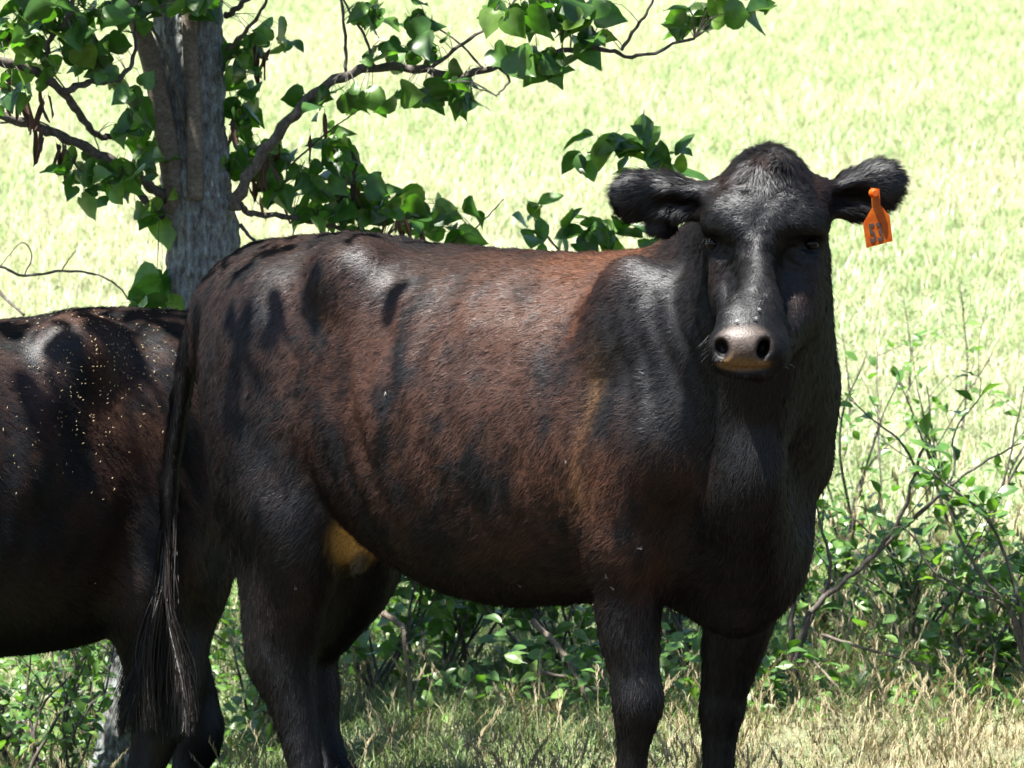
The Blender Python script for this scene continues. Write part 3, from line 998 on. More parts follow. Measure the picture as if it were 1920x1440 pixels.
# ------------------------------------------------------------------ grass
def leaf_mat(name, cols, trans=0.35, rough=0.45, tcol=None, spec=0.4, vein=False):
    """cols: stops of a per-leaf colour ramp"""
    m = bpy.data.materials.new(name)
    m.use_nodes = True
    nt = m.node_tree
    b = nt.nodes['Principled BSDF']
    oi = nt.nodes.new('ShaderNodeObjectInfo')
    geo = nt.nodes.new('ShaderNodeNewGeometry')
    isl = node(nt, 'ShaderNodeMath', operation='ADD')
    nt.links.new(oi.outputs['Random'], isl.inputs[0])
    nt.links.new(geo.outputs['Random Per Island'], isl.inputs[1])
    fr = node(nt, 'ShaderNodeMath', operation='FRACT')
    nt.links.new(isl.outputs[0], fr.inputs[0])
    r_ = ramp(nt, fr.outputs[0], cols)
    n = nt.nodes.new('ShaderNodeTexNoise')
    n.inputs['Scale'].default_value = 38
    n.inputs['Detail'].default_value = 3
    nt.links.new(geo.outputs['Position'], n.inputs['Vector'])
    v = ramp(nt, n.outputs['Fac'], [(0.3, (0.72,) * 3), (0.7, (1.2,) * 3)])
    c = mix_rgb(nt, 1.0, r_.outputs['Color'], v.outputs['Color'], 'MULTIPLY')
    nt.links.new(c, b.inputs['Base Color'])
    b.inputs['Roughness'].default_value = rough
    b.inputs['Specular IOR Level'].default_value = spec
    tr = nt.nodes.new('ShaderNodeBsdfTranslucent')
    t2 = mix_rgb(nt, 1.0, c, tcol or (1.5, 1.7, 0.6), 'MULTIPLY')
    nt.links.new(t2, tr.inputs['Color'])
    mx = nt.nodes.new('ShaderNodeMixShader')
    mx.inputs[0].default_value = trans
    nt.links.new(b.outputs[0], mx.inputs[1])
    nt.links.new(tr.outputs[0], mx.inputs[2])
    nt.links.new(mx.outputs[0], nt.nodes['Material Output'].inputs['Surface'])
    return m

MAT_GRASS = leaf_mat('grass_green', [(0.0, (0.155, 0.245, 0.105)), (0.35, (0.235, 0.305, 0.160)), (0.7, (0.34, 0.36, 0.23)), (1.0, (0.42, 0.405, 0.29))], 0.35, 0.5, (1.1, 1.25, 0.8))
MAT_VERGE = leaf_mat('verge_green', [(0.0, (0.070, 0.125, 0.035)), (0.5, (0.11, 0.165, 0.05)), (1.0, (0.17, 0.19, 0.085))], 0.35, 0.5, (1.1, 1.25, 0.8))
MAT_STRAW = leaf_mat('verge_straw', [(0.0, (0.20, 0.165, 0.095)), (0.5, (0.27, 0.225, 0.14)), (1.0, (0.15, 0.14, 0.07))], 0.3, 0.6, (1.2, 1.15, 0.8))
MAT_DRY = leaf_mat('grass_dry', [(0.0, (0.40, 0.39, 0.29)), (0.5, (0.48, 0.45, 0.34)), (1.0, (0.33, 0.36, 0.22))], 0.3, 0.6, (1.2, 1.15, 0.8))

def blade(V, T, base, d, h, w_, bend, seg=3):
    """one ribbon leaning towards d"""
    side = np.array([-d[1], d[0], 0.0])
    i0 = len(V)
    for k in range(seg + 1):
        s = k / seg
        c = base + np.array([0, 0, 1.0]) * h * (s - 0.35 * bend * s * s) + d * h * bend * s * s
        ww = w_ * (1 - s) ** 0.7
        if k < seg:
            V.append(c - side * ww); V.append(c + side * ww)
        else:
            V.append(c)
    for k in range(seg - 1):
        a = i0 + 2 * k
        T.append((a, a + 1, a + 3)); T.append((a, a + 3, a + 2))
    a = i0 + 2 * (seg - 1)
    T.append((a, a + 1, a + 2))

def tuft(rng, n, h0, h1, spread, w_, bend, seeds=0):
    V, T = [], []
    for _ in range(n):
        a, b = rng.uniform(0, 6.283), rng.uniform(0, 6.283)
        r_ = spread * math.sqrt(rng.random())
        blade(V, T, np.array([r_ * math.cos(a), r_ * math.sin(a), -0.01]), np.array([math.cos(b), math.sin(b), 0]), rng.uniform(h0, h1), w_ * rng.uniform(0.6, 1.2), rng.uniform(*bend))
    for _ in range(seeds):                                   # stalk with a nodding, spiky seed head
        a, b = rng.uniform(0, 6.283), rng.uniform(0, 6.283)
        h = h1 * rng.uniform(1.0, 1.6)
        d = np.array([math.cos(b), math.sin(b), 0])
        base = np.array([spread * 0.5 * math.cos(a), spread * 0.5 * math.sin(a), 0])
        blade(V, T, base, d, h, 0.0011, 0.45, 5)
        for k in range(8):
            s = 0.62 + 0.38 * k / 7
            c = base + np.array([0, 0, 1.0]) * h * (s - 0.35 * 0.45 * s * s) + d * h * 0.45 * s * s
            bb = b + rng.uniform(-0.8, 0.8)
            blade(V, T, c, np.array([math.cos(bb), math.sin(bb), 0]), 0.022, 0.0018, 0.6, 2)
    return np.array(V), np.array(T)

def make_scatter(name, pts, rz, scl, idx, meshes, label):
    src = bpy.data.collections.new(name + '_tufts')
    for i, me in enumerate(meshes):
        src.objects.link(bpy.data.objects.new('%s_tuft_%02d' % (name, i), me))
    me = bpy.data.meshes.new(name)
    me.vertices.add(len(pts))
    me.vertices.foreach_set('co', np.asarray(pts, np.float32).ravel())
    set_float(me, 'scl', scl)
    set_float(me, 'rz', rz)
    a = me.attributes.new('idx', 'INT', 'POINT')
    a.data.foreach_set('value', np.asarray(idx, np.int32))
    o = bpy.data.objects.new(name, me)
    COL.objects.link(o)
    g = bpy.data.node_groups.new(name, 'GeometryNodeTree')
    g.interface.new_socket('Geometry', in_out='INPUT', socket_type='NodeSocketGeometry')
    g.interface.new_socket('Geometry', in_out='OUTPUT', socket_type='NodeSocketGeometry')
    N = g.nodes
    gi, go = N.new('NodeGroupInput'), N.new('NodeGroupOutput')
    ip = N.new('GeometryNodeInstanceOnPoints')
    ci = N.new('GeometryNodeCollectionInfo')
    ci.inputs['Collection'].default_value = src
    ci.inputs['Separate Children'].default_value = True
    ci.inputs['Reset Children'].default_value = True
    def attr(nm, typ):
        n = N.new('GeometryNodeInputNamedAttribute')
        n.data_type = typ
        n.inputs['Name'].default_value = nm
        return n.outputs[0]
    cx = N.new('ShaderNodeCombineXYZ')
    g.links.new(attr('rz', 'FLOAT'), cx.inputs['Z'])
    g.links.new(gi.outputs[0], ip.inputs['Points'])
    g.links.new(ci.outputs[0], ip.inputs['Instance'])
    ip.inputs['Pick Instance'].default_value = True
    g.links.new(attr('idx', 'INT'), ip.inputs['Instance Index'])
    g.links.new(cx.outputs[0], ip.inputs['Rotation'])
    g.links.new(attr('scl', 'FLOAT'), ip.inputs['Scale'])
    g.links.new(ip.outputs[0], go.inputs[0])
    md = o.modifiers.new('scatter', 'NODES')
    md.node_group = g
    tag(o, label, 'grass', None, 'stuff')
    return o

def make_grass():
    rng = random.Random(3)
    def tm(nm, mat, *a, **k):
        V, T = tuft(rng, *a, **k)
        me = mesh_np(nm, V, tris=T, smooth=False)
        me.materials.append(mat)
        return me
    field = [tm('f', MAT_GRASS, 30, 0.05, 0.13, 0.13, 0.0034, (0.3, 1.1)) for _ in range(3)] + \
            [tm('f', MAT_GRASS, 28, 0.03, 0.09, 0.14, 0.0036, (0.4, 1.4)) for _ in range(2)] + \
            [tm('f', MAT_DRY, 18, 0.06, 0.15, 0.12, 0.0024, (0.3, 1.0), seeds=1) for _ in range(2)]
    # hillside
    n = 44000
    d = np.sqrt(RNG.uniform(12.6 ** 2, 47.0 ** 2, n * 2))
    x = RNG.uniform(-1, 1, n * 2) * (0.135 * d + 1.2)
    y = d + CAM[1]
    keep = RNG.random(n * 2) < np.clip(1.15 - d / 70, 0.3, 1)
    x, y = x[keep][:n], y[keep][:n]
    d2 = np.sqrt(RNG.uniform(9.5 ** 2, 40.0 ** 2, 26000))          # and on to both sides, thinner
    x2 = (0.135 * d2 + 1.2 + RNG.uniform(0, 6, 26000)) * RNG.choice([-1, 1], 26000)
    x, y = np.concatenate([x, x2]), np.concatenate([y, d2 + CAM[1]])
    patch = vnoise(np.stack([x, y, 0 * x], 1), 0.55, 21)
    dry = RNG.random(len(x)) < 0.10 + 0.45 * sm(patch, 0.45, 0.8)
    idx = np.where(dry, RNG.integers(5, 7, len(x)), RNG.integers(0, 5, len(x)))
    pts = np.stack([x, y, gz(x, y)], 1)
    make_scatter('field_grass', pts, RNG.uniform(0, 6.283, len(x)), RNG.uniform(0.7, 1.5, len(x)), idx, field, 'sunlit meadow grass covering the slope behind the cattle')
    # fringe of longer grass at the feet of the bushes
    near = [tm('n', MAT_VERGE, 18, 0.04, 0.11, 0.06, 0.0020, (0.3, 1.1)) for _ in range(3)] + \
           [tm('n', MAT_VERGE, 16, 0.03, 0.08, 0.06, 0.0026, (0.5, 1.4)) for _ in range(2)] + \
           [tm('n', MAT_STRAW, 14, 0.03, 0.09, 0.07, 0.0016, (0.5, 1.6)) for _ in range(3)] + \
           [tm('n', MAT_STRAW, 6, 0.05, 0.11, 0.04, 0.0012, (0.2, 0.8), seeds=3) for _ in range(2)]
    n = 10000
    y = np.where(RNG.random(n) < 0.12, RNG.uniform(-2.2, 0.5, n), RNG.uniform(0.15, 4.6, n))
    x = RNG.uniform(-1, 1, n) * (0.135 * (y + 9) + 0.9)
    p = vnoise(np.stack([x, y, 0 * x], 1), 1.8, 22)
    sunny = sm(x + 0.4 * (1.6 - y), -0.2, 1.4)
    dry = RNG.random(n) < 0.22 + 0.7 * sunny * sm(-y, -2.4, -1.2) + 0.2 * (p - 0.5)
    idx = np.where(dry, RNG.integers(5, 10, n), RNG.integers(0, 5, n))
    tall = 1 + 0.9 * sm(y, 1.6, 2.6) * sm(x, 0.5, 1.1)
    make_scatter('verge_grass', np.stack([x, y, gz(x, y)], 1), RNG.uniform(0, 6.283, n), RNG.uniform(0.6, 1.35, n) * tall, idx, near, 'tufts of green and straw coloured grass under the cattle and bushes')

# ------------------------------------------------------------------ wood and leaves
def spline(pts, sub=5):
    A = np.asarray(pts, float)
    if len(A) < 3:
        return np.array([A[0] * (1 - t) + A[-1] * t for t in np.linspace(0, 1, sub + 1)])
    E = np.vstack([2 * A[0] - A[1], A, 2 * A[-1] - A[-2]])
    out = []
    for i in range(1, len(E) - 2):
        p0, p1, p2, p3 = E[i - 1:i + 3]
        for t in np.arange(sub) / sub:
            out.append(0.5 * (2 * p1 + (p2 - p0) * t + (2 * p0 - 5 * p1 + 4 * p2 - p3) * t * t + (3 * p1 - p0 - 3 * p2 + p3) * t ** 3))
    return np.array(out + [A[-1]])

def tube(P, rad, sides=8):
    P = np.asarray(P, float)
    T = np.gradient(P, axis=0)
    T /= np.linalg.norm(T, axis=1)[:, None] + 1e-9
    ref = np.array([0.31, 0.9, 0.17])
    V = []
    for p, t, r_ in zip(P, T, rad):
        a = np.cross(t, ref); a /= np.linalg.norm(a)
        b = np.cross(t, a)
        for k in range(sides):
            w_ = 2 * math.pi * k / sides
            V.append(p + r_ * (math.cos(w_) * a + math.sin(w_) * b))
    n = len(P)
    q = [(i * sides + k, i * sides + (k + 1) % sides, (i + 1) * sides + (k + 1) % sides, (i + 1) * sides + k) for i in range(n - 1) for k in range(sides)]
    V.append(P[0]); V.append(P[-1])
    t = [(len(V) - 2, (k + 1) % sides, k) for k in range(sides)] + [(len(V) - 1, (n - 1) * sides + k, (n - 1) * sides + (k + 1) % sides) for k in range(sides)]
    return np.array(V), q, t

def mat_bark(name, stops, scale=30.0, bump=0.6, stretch=0.3):
    m, nt, b = new_mat(name)
    tc = nt.nodes.new('ShaderNodeTexCoord')
    mp = nt.nodes.new('ShaderNodeMapping')
    mp.inputs['Scale'].default_value = (1, 1, stretch)
    nt.links.new(tc.outputs['Object'], mp.inputs['Vector'])
    n = noise(nt, scale, 6, 0.65, mp, 'Vector')
    n2 = noise(nt, scale * 3, 4, 0.7, tc)
    r_ = ramp(nt, n.outputs['Fac'], stops)
    v = ramp(nt, n2.outputs['Fac'], [(0.3, (0.6,) * 3), (0.7, (1.25,) * 3)])
    nt.links.new(mix_rgb(nt, 1.0, r_.outputs['Color'], v.outputs['Color'], 'MULTIPLY'), b.inputs['Base Color'])
    b.inputs['Roughness'].default_value = 0.9
    b.inputs['Specular IOR Level'].default_value = 0.2
    bp = node(nt, 'ShaderNodeBump')
    bp.inputs['Strength'].default_value = bump
    bp.inputs['Distance'].default_value = 0.006
    nt.links.new(n.outputs['Fac'], bp.inputs['Height'])
    nt.links.new(bp.outputs[0], b.inputs['Normal'])
    return m

MAT_BARK = mat_bark('lichen_bark', [(0.32, (0.050, 0.044, 0.041)), (0.45, (0.115, 0.112, 0.108)), (0.58, (0.165, 0.185, 0.182)), (0.72, (0.25, 0.295, 0.30))], 75, 1.0, 0.35)
MAT_STEM = mat_bark('smooth_bark', [(0.3, (0.075, 0.058, 0.044)), (0.5, (0.115, 0.095, 0.075)), (0.7, (0.16, 0.145, 0.12))], 60, 0.35, 1.6)
MAT_TWIG = mat_bark('twig_bark', [(0.3, (0.035, 0.028, 0.024)), (0.55, (0.085, 0.075, 0.066)), (0.75, (0.15, 0.145, 0.135))], 90, 0.3, 0.6)
MAT_POD = leaf_mat('pod_brown', [(0.0, (0.040, 0.018, 0.011)), (0.5, (0.070, 0.035, 0.022)), (1.0, (0.10, 0.060, 0.040))], 0.12, 0.6, (1.2, 0.8, 0.6))
MAT_LEAF = leaf_mat('tree_leaf', [(0.0, (0.022, 0.060, 0.012)), (0.45, (0.036, 0.094, 0.016)), (0.8, (0.060, 0.135, 0.022)), (1.0, (0.10, 0.165, 0.026))], 0.42, 0.34, (1.5, 1.9, 0.5), 0.5)
MAT_SHRUB = leaf_mat('shrub_leaf', [(0.0, (0.042, 0.100, 0.020)), (0.5, (0.066, 0.142, 0.030)), (1.0, (0.11, 0.185, 0.042))], 0.40, 0.36, (1.5, 1.8, 0.55), 0.5)

def leaf_mesh(name, outline, fold, curl, wave, seed, mat, petiole=0.25):
    """unit leaf: base at the origin, tip along +Y, face along +Z"""
    rng = random.Random(seed)
    V, Q4, T = [], [], []
    n = len(outline)
    for k, (s, w_) in enumerate(outline):
        zc = -curl * s * s + 0.02 * rng.uniform(-1, 1)
        for c in (-1.0, -0.5, 0.0, 0.5, 1.0):
            sy = s if c else max(s, 0.0)
            x = c * w_ * (1 + 0.05 * rng.uniform(-1, 1))
            V.append((x, sy + 0.02 * rng.uniform(-1, 1) * abs(c), zc + abs(x) * fold + wave * math.sin(9 * s + 2 * c + seed) * abs(c)))
    for k in range(n - 1):
        for j in range(4):
            a = k * 5 + j
            Q4.append((a, a + 1, a + 6, a + 5))
    if petiole:
        i0 = len(V)
        V += [(-0.012, 0.02, 0.0), (0.012, 0.02, 0.0), (0.010, -petiole, 0.03), (-0.010, -petiole, 0.03)]
        Q4.append((i0, i0 + 1, i0 + 2, i0 + 3))
    me = mesh_np(name, V, Q4)
    me.materials.append(mat)
    return me

HEART = [(-0.13, 0.20), (-0.06, 0.40), (0.12, 0.52), (0.34, 0.50), (0.58, 0.34), (0.80, 0.15), (1.0, 0.01)]
OVAL = [(0.0, 0.03), (0.12, 0.17), (0.32, 0.29), (0.55, 0.31), (0.76, 0.22), (0.91, 0.10), (1.0, 0.01)]
HEARTS = [leaf_mesh('leaf', HEART, f, c, 0.03, s, MAT_LEAF, 0.45) for f, c, s in ((0.25, 0.15, 1), (0.5, 0.25, 2), (0.10, 0.35, 3), (0.75, 0.10, 4))]
OVALS = [leaf_mesh('leaf', OVAL, f, c, 0.02, s, MAT_SHRUB, 0.2) for f, c, s in ((0.25, 0.15, 5), (0.45, 0.3, 6), (0.1, 0.25, 7))]
OVALS_T = [leaf_mesh('leaf', OVAL, f, c, 0.02, s, MAT_LEAF, 0.2) for f, c, s in ((0.25, 0.15, 8), (0.45, 0.3, 9))]

def frame(tip, normal):
    y = Vector(tip).normalized()
    z = Vector(normal)
    z = z - y * z.dot(y)
    if z.length < 1e-4:
        z = Vector((0.3, 0.2, 1)) - y * y.dot(Vector((0.3, 0.2, 1)))
    z.normalize()
    x = y.cross(z)
    return Matrix((x, y, z)).transposed()

def put_leaf(me, parent, pos, tip, normal, size, name='leaf'):
    o = bpy.data.objects.new(name, me)
    COL.objects.link(o)
    o.parent = parent
    M = Matrix.LocRotScale(Vector(pos) - parent.location, frame(tip, normal).to_quaternion(), Vector((size,) * 3))
    o.matrix_local = M
    return o

def leaf_points(me):
    n = len(me.vertices)
    co = np.empty(n * 3, np.float32); me.vertices.foreach_get('co', co)
    return co.reshape(-1, 3).astype(float), np.array([list(p.vertices) for p in me.polygons])

def joined_leaves(name, items, parent, mat):
    """items: (mesh, pos, tip, normal, size); one mesh of real leaves"""
    cache, V, Q4, off = {}, [], [], 0
    for me, pos, tip, nrm, size in items:
        if me.name not in cache:
            cache[me.name] = leaf_points(me)
        co, q = cache[me.name]
        R = np.array(frame(tip, nrm))
        V.append(co @ R.T * size + (np.asarray(pos) - np.array(parent.location)))
        Q4.append(q + off)
        off += len(co)
    o = link_mesh(name, mesh_np(name, np.vstack(V), np.vstack(Q4)), mat, parent)
    o['kind'] = 'stuff'
    return o

def wood(name, P, r0, r1, mat, parent, sides=8, knots=True, sub=6):
    S = spline(P, sub)
    s = np.linspace(0, 1, len(S))
    rad = r0 * (1 - s) + r1 * s
    if knots:
        rad = rad * (1 + 0.12 * np.sin(np.arange(len(S)) * 2.1 + r0 * 900))
        S = S + np.stack([np.sin(np.arange(len(S)) * 1.7 + i * 2 + r0 * 500) for i in range(3)], 1) * (r0 + r1) * 0.18
    V, q, t = tube(S - np.array(parent.location), rad, sides)
    return link_mesh(name, mesh_np(name, V, q, t), mat, parent), S

# ------------------------------------------------------------------ the tree
def make_tree():
    YT = 1.75
    k = (YT + 9.0) / FPX
    base = at(255, 1440, YT)
    base[2] = float(gz(base[0], YT)) - 0.02
    root = empty('redbud_tree', base)
    tag(root, 'lichen grey tree with heart shaped leaves and dry brown pods behind the cattle', 'tree')
    prof = [(252, 1470, 98), (262, 1400, 84), (278, 1250, 74), (300, 1080, 70), (345, 830, 66), (378, 600, 64), (381, 470, 70), (372, 380, 68), (362, 240, 63), (355, 100, 64), (350, -60, 64),
            (345, -300, 58), (338, -650, 52), (345, -1100, 42), (360, -1600, 30), (372, -2100, 16)]
    P = np.array([np.append(at(a, b, YT), r_ * k) for a, b, r_ in prof])
    P[0, 2] = base[2]
    S = spline(P, 34)
    sides = 190
    T = np.gradient(S[:, :3], axis=0); T /= np.linalg.norm(T, axis=1)[:, None]
    A = np.cross(T, np.array([0, 1.0, 0])); A /= np.linalg.norm(A, axis=1)[:, None]
    B = np.cross(T, A)
    ang = np.linspace(0, 2 * math.pi, sides, endpoint=False)
    n = len(S)
    dirs = np.cos(ang)[None, :, None] * A[:, None] + np.sin(ang)[None, :, None] * B[:, None]
    q0 = S[:, None, :3] + dirs * S[:, None, 3:4]
    fl = q0.reshape(-1, 3)
    h = np.abs(vnoise(fl * np.array([1, 1, 0.28]), 62, 31) - 0.5) * 2
    h2 = vnoise(fl * np.array([1, 1, 0.5]), 120, 32)
    h3 = vnoise(fl, 9, 33)
    h4 = np.abs(vnoise(fl * np.array([1, 1, 0.35]), 115, 34) - 0.5) * 2
    bump = (0.45 * h + 0.3 * h2 + 0.6 * h4 + 0.6 * h3 - 0.9).reshape(n, sides) * 0.019
    knot = at(432, 392, YT - 0.07)
    bump = bump + 0.022 * np.exp(-(np.linalg.norm(q0 - knot, axis=2) / 0.032) ** 2)
    V = (q0 + dirs * bump[:, :, None]).reshape(-1, 3) - base
    I = np.arange(n * sides).reshape(n, sides)
    J = np.roll(I, -1, axis=1)
    q = np.stack([I[:-1], J[:-1], J[1:], I[1:]], -1).reshape(-1, 4)
    link_mesh('trunk', mesh_np('trunk', V, q), MAT_BARK, root)
    def px(pts, Y0, Y1):
        ys = np.linspace(Y0, Y1, len(pts))
        return [at(a, b, y) for (a, b), y in zip(pts, ys)]
    w_ = lambda p: p * k / 2
    # two smooth young stems growing up the front of the trunk
    wood('stem', px([(338, 395), (325, 330), (306, 220), (285, 120), (262, 50), (225, -60), (190, -220)], YT - 0.045, YT - 0.16), w_(48), w_(30), MAT_STEM, root, 12, False)
    wood('stem', px([(366, 375), (366, 300), (362, 180), (356, 60), (350, -80), (352, -300)], YT - 0.088, YT - 0.10), w_(34), w_(26), MAT_STEM, root, 12, False)
    wood('stem', px([(345, 230), (320, 130), (290, 60), (262, 20)], YT - 0.10, YT - 0.2), w_(9), w_(6), MAT_TWIG, root, 6)
    brs = [
        ([(437, 392), (470, 322), (530, 240), (600, 168), (690, 128), (790, 130), (862, 143), (950, 117), (1040, 98), (1130, 92), (1195, 106), (1300, 70)], 1.66, 1.35, 24, 5),
        ([(310, 372), (262, 335), (215, 305), (130, 262), (60, 235), (-60, 200), (-180, 190)], 1.70, 1.30, 20, 17),
        ([(305, 405), (262, 365), (232, 320), (205, 296)], 1.70, 1.55, 16, 10),
        ([(-80, 125), (0, 116), (60, 132), (115, 170), (150, 215), (178, 250), (205, 256), (240, 240), (300, 240)], 1.25, 1.68, 20, 8),
        ([(120, 172), (165, 155), (220, 148), (250, 110), (255, 40)], 1.40, 1.50, 14, 6),
        ([(452, 385), (470, 400), (530, 405), (590, 417), (650, 432), (720, 452)], 1.70, 1.95, 13, 8),
        ([(425, 95), (455, 65), (490, 20), (510, -30)], 1.68, 1.50, 9, 5),
        ([(425, 30), (450, 10), (480, -20)], 1.70, 1.6, 13, 8),
        ([(648, 135), (648, 80), (640, 0), (635, -60)], 1.52, 1.50, 7, 5),
        ([(700, 122), (685, 70), (660, 30), (640, -10)], 1.50, 1.45, 6, 4),
        ([(808, 128), (870, 80), (930, 40), (985, -20)], 1.47, 1.40, 8, 4),
        ([(905, 128), (860, 80), (800, 40)], 1.45, 1.5, 5, 3),
        ([(1165, 95), (1190, 55), (1215, 20), (1235, -30)], 1.38, 1.36, 7, 4),
        ([(930, 122), (955, 148), (938, 172), (930, 180)], 1.42, 1.36, 6, 3),
        ([(85, 110), (95, 70), (130, 30), (140, -40)], 1.35, 1.3, 11, 8),
        ([(440, 240), (470, 275), (500, 310), (520, 360), (545, 420)], 1.85, 1.95, 7, 4),
        ([(425, 290), (470, 330), (480, 370)], 1.8, 1.9, 8, 4),
        ([(640, 430), (655, 395), (662, 350), (668, 300)], 1.95, 1.9, 12, 6),
        ([(545, 310), (600, 260), (660, 215), (715, 185)], 1.70, 1.6, 4, 2),
        ([(450, 420), (470, 445), (500, 470)], 1.72, 1.7, 8, 5),
        ([(875, 460), (890, 430), (920, 400), (945, 372)], 2.0, 2.0, 4, 2),
        ([(0, 230), (90, 235), (150, 320), (200, 330)], 1.4, 1.5, 4, 2),
        ([(30, 60), (110, 150), (170, 240), (200, 330)], 1.5, 1.55, 4, 2),
    ]
    paths = []
    for pts, Y0, Y1, a, b in brs:
        o, S_ = wood('branch', px(pts, Y0, Y1), w_(a), w_(b), MAT_TWIG if a < 15 else MAT_STEM if False else MAT_TWIG, root, 8)
        paths.append(S_)
    allp = np.vstack(paths)
    # leaves in the picture: clumps along the branches (px, py, spread x, spread y, count, Y)
    cl = [(35, 55, 45, 50, 17, 1.35), (125, 40, 50, 40, 17, 1.35), (195, 95, 40, 45, 12, 1.4), (215, 15, 60, 20, 11, 1.45), (335, 2, 60, 14, 12, 1.5), (240, 190, 30, 50, 8, 1.45), (95, 105, 40, 30, 7, 1.4),
          (140, 325, 38, 28, 9, 1.5), (195, 350, 35, 25, 6, 1.55), (235, 320, 40, 35, 9, 1.6), (275, 260, 22, 50, 7, 1.65), (280, 395, 18, 25, 5, 1.7), (296, 520, 10, 25, 2, 1.6), (265, 572, 38, 10, 6, 1.6),
          (30, 165, 30, 30, 5, 1.3), (505, 75, 35, 22, 8, 1.9), (455, 115, 28, 38, 9, 1.8), (450, 195, 26, 40, 10, 1.8), (480, 260, 35, 35, 8, 1.8), (520, 325, 45, 45, 15, 1.9), (590, 330, 45, 45, 13, 1.9),
          (645, 275, 35, 26, 8, 1.85), (600, 395, 60, 30, 15, 1.9), (690, 345, 30, 30, 6, 1.9), (700, 400, 48, 26, 13, 1.95), (770, 395, 26, 24, 6, 1.95), (838, 412, 34, 24, 8, 2.0), (860, 450, 24, 12, 4, 2.0),
          (590, 190, 30, 22, 4, 1.55), (655, 175, 26, 12, 5, 1.5), (700, 20, 30, 14, 4, 1.5), (735, 95, 34, 16, 6, 1.48), (770, 180, 40, 18, 7, 1.44), (855, 165, 40, 18, 7, 1.43), (820, 95, 26, 16, 4, 1.45), (715, 35, 40, 18, 5, 1.5),
          (780, 35, 30, 22, 5, 1.46), (965, 30, 40, 26, 8, 1.38), (1030, 15, 40, 16, 7, 1.36), (1100, 25, 34, 20, 8, 1.36), (1025, 118, 30, 16, 6, 1.38), (960, 95, 30, 16, 5, 1.4), (1110, 68, 30, 14, 6, 1.36), (870, 185, 24, 14, 4, 1.42),
          (1305, 25, 26, 14, 5, 1.34), (1365, 20, 32, 16, 6, 1.33), (1425, 10, 20, 10, 3, 1.33), (1295, 52, 16, 8, 3, 1.34), (1040, 130, 12, 14, 2, 1.35), (430, 310, 14, 26, 3, 1.7)]
    rng = random.Random(12)
    items = []
    for cx, cy, sx, sy, cnt, Y in cl:
        for _ in range(int(cnt * 1.6)):
            a, b = rng.gauss(cx, sx * 0.62), rng.gauss(cy, sy * 0.62)
            pos = at(a, b, Y + rng.uniform(-0.12, 0.12))
            tip = np.array([rng.gauss(0, 0.8), rng.gauss(-0.15, 0.6), -rng.uniform(-0.3, 1.0)])
            nrm = np.array([rng.gauss(-0.1, 0.8), rng.gauss(-0.35, 0.7), rng.uniform(-0.2, 1.0)])
            size = rng.uniform(0.042, 0.080) if rng.random() < 0.8 else rng.uniform(0.028, 0.046)
            if cy < 120 and 930 < cx < 1130: size *= 1.12
            items.append((rng.choice(HEARTS), pos, tip, nrm, size))
    # a thin leaf stalk towards the nearest twig
    Vt, Tt = [], []
    for me, pos, tip, nrm, size in items:
        j = np.argmin(np.linalg.norm(allp - pos, axis=1))
        e = allp[j]
        if np.linalg.norm(e - pos) < 0.22:
            mid = (pos + e) / 2 + np.array([0, 0, 0.02])
            V_, q_, t_ = tube(spline([e, mid, pos], 2) - base, [0.0013, 0.0011, 0.0009, 0.0008, 0.0007], 4)
            off = sum(len(v) for v in Vt)
            Vt.append(V_); Tt.append(np.array(q_) + off)
    o = link_mesh('twigs', mesh_np('twigs', np.vstack(Vt), np.vstack(Tt)), MAT_TWIG, root)
    o['kind'] = 'stuff'
    items.sort(key=lambda i: -i[4])
    for it in items[:300]:
        put_leaf(it[0], root, it[1], it[2], it[3], it[4])
    rest = items[300:]
    # crown above the picture: clumps of the same leaves out along its limbs
    top = P[-4, :3]
    for j in range(11):
        a = j * 2.4
        st = S[int(len(S) * (0.70 + 0.022 * j)), :3]
        L = 2.1 - 0.07 * j
        end = st + np.array([math.cos(a) * L, math.sin(a) * L, 0.55 + 0.05 * j])
        mid = (st + end) / 2 + np.array([0, 0, 0.18])
        wood('branch', [st, mid, end], 0.030 - 0.0012 * j, 0.006, MAT_BARK, root, 8)
        for _ in range(7):
            t = rng.uniform(0.3, 1.05)
            c = st * (1 - t) ** 2 + 2 * mid * t * (1 - t) + end * t * t + np.array([rng.gauss(0, 0.28), rng.gauss(0, 0.28), rng.gauss(0.05, 0.16)])
            for _ in range(rng.randint(18, 34)):
                pos = c + np.array([rng.gauss(0, 0.17), rng.gauss(0, 0.17), rng.gauss(0, 0.12)])
                rest.append((rng.choice(HEARTS), pos, np.array([rng.gauss(0, 0.6), rng.gauss(0, 0.6), -0.6]), np.array([rng.gauss(0, 0.5), rng.gauss(0, 0.5), 0.9]), rng.uniform(0.06, 0.10)))
    # limb that reaches out towards the viewer and dapples the cattle
    for (dx, dy, dz, n_) in CROWN_CLUMPS:
        c = base + np.array([dx, dy, dz])
        for _ in range(n_):
            pos = c + np.array([rng.gauss(0, 0.13), rng.gauss(0, 0.13), rng.gauss(0, 0.09)])
            rest.append((rng.choice(HEARTS), pos, np.array([rng.gauss(0, 0.6), rng.gauss(0, 0.6), -0.6]), np.array([rng.gauss(0, 0.5), rng.gauss(0, 0.5), 0.9]), rng.uniform(0.06, 0.10)))
        st = S[int(len(S) * 0.74), :3]
        wood('branch', [st, (st + c) / 2 + np.array([0, 0, 0.2]), c], 0.018, 0.004, MAT_BARK, root, 6, sub=4)
    joined_leaves('foliage', rest, root, MAT_LEAF)
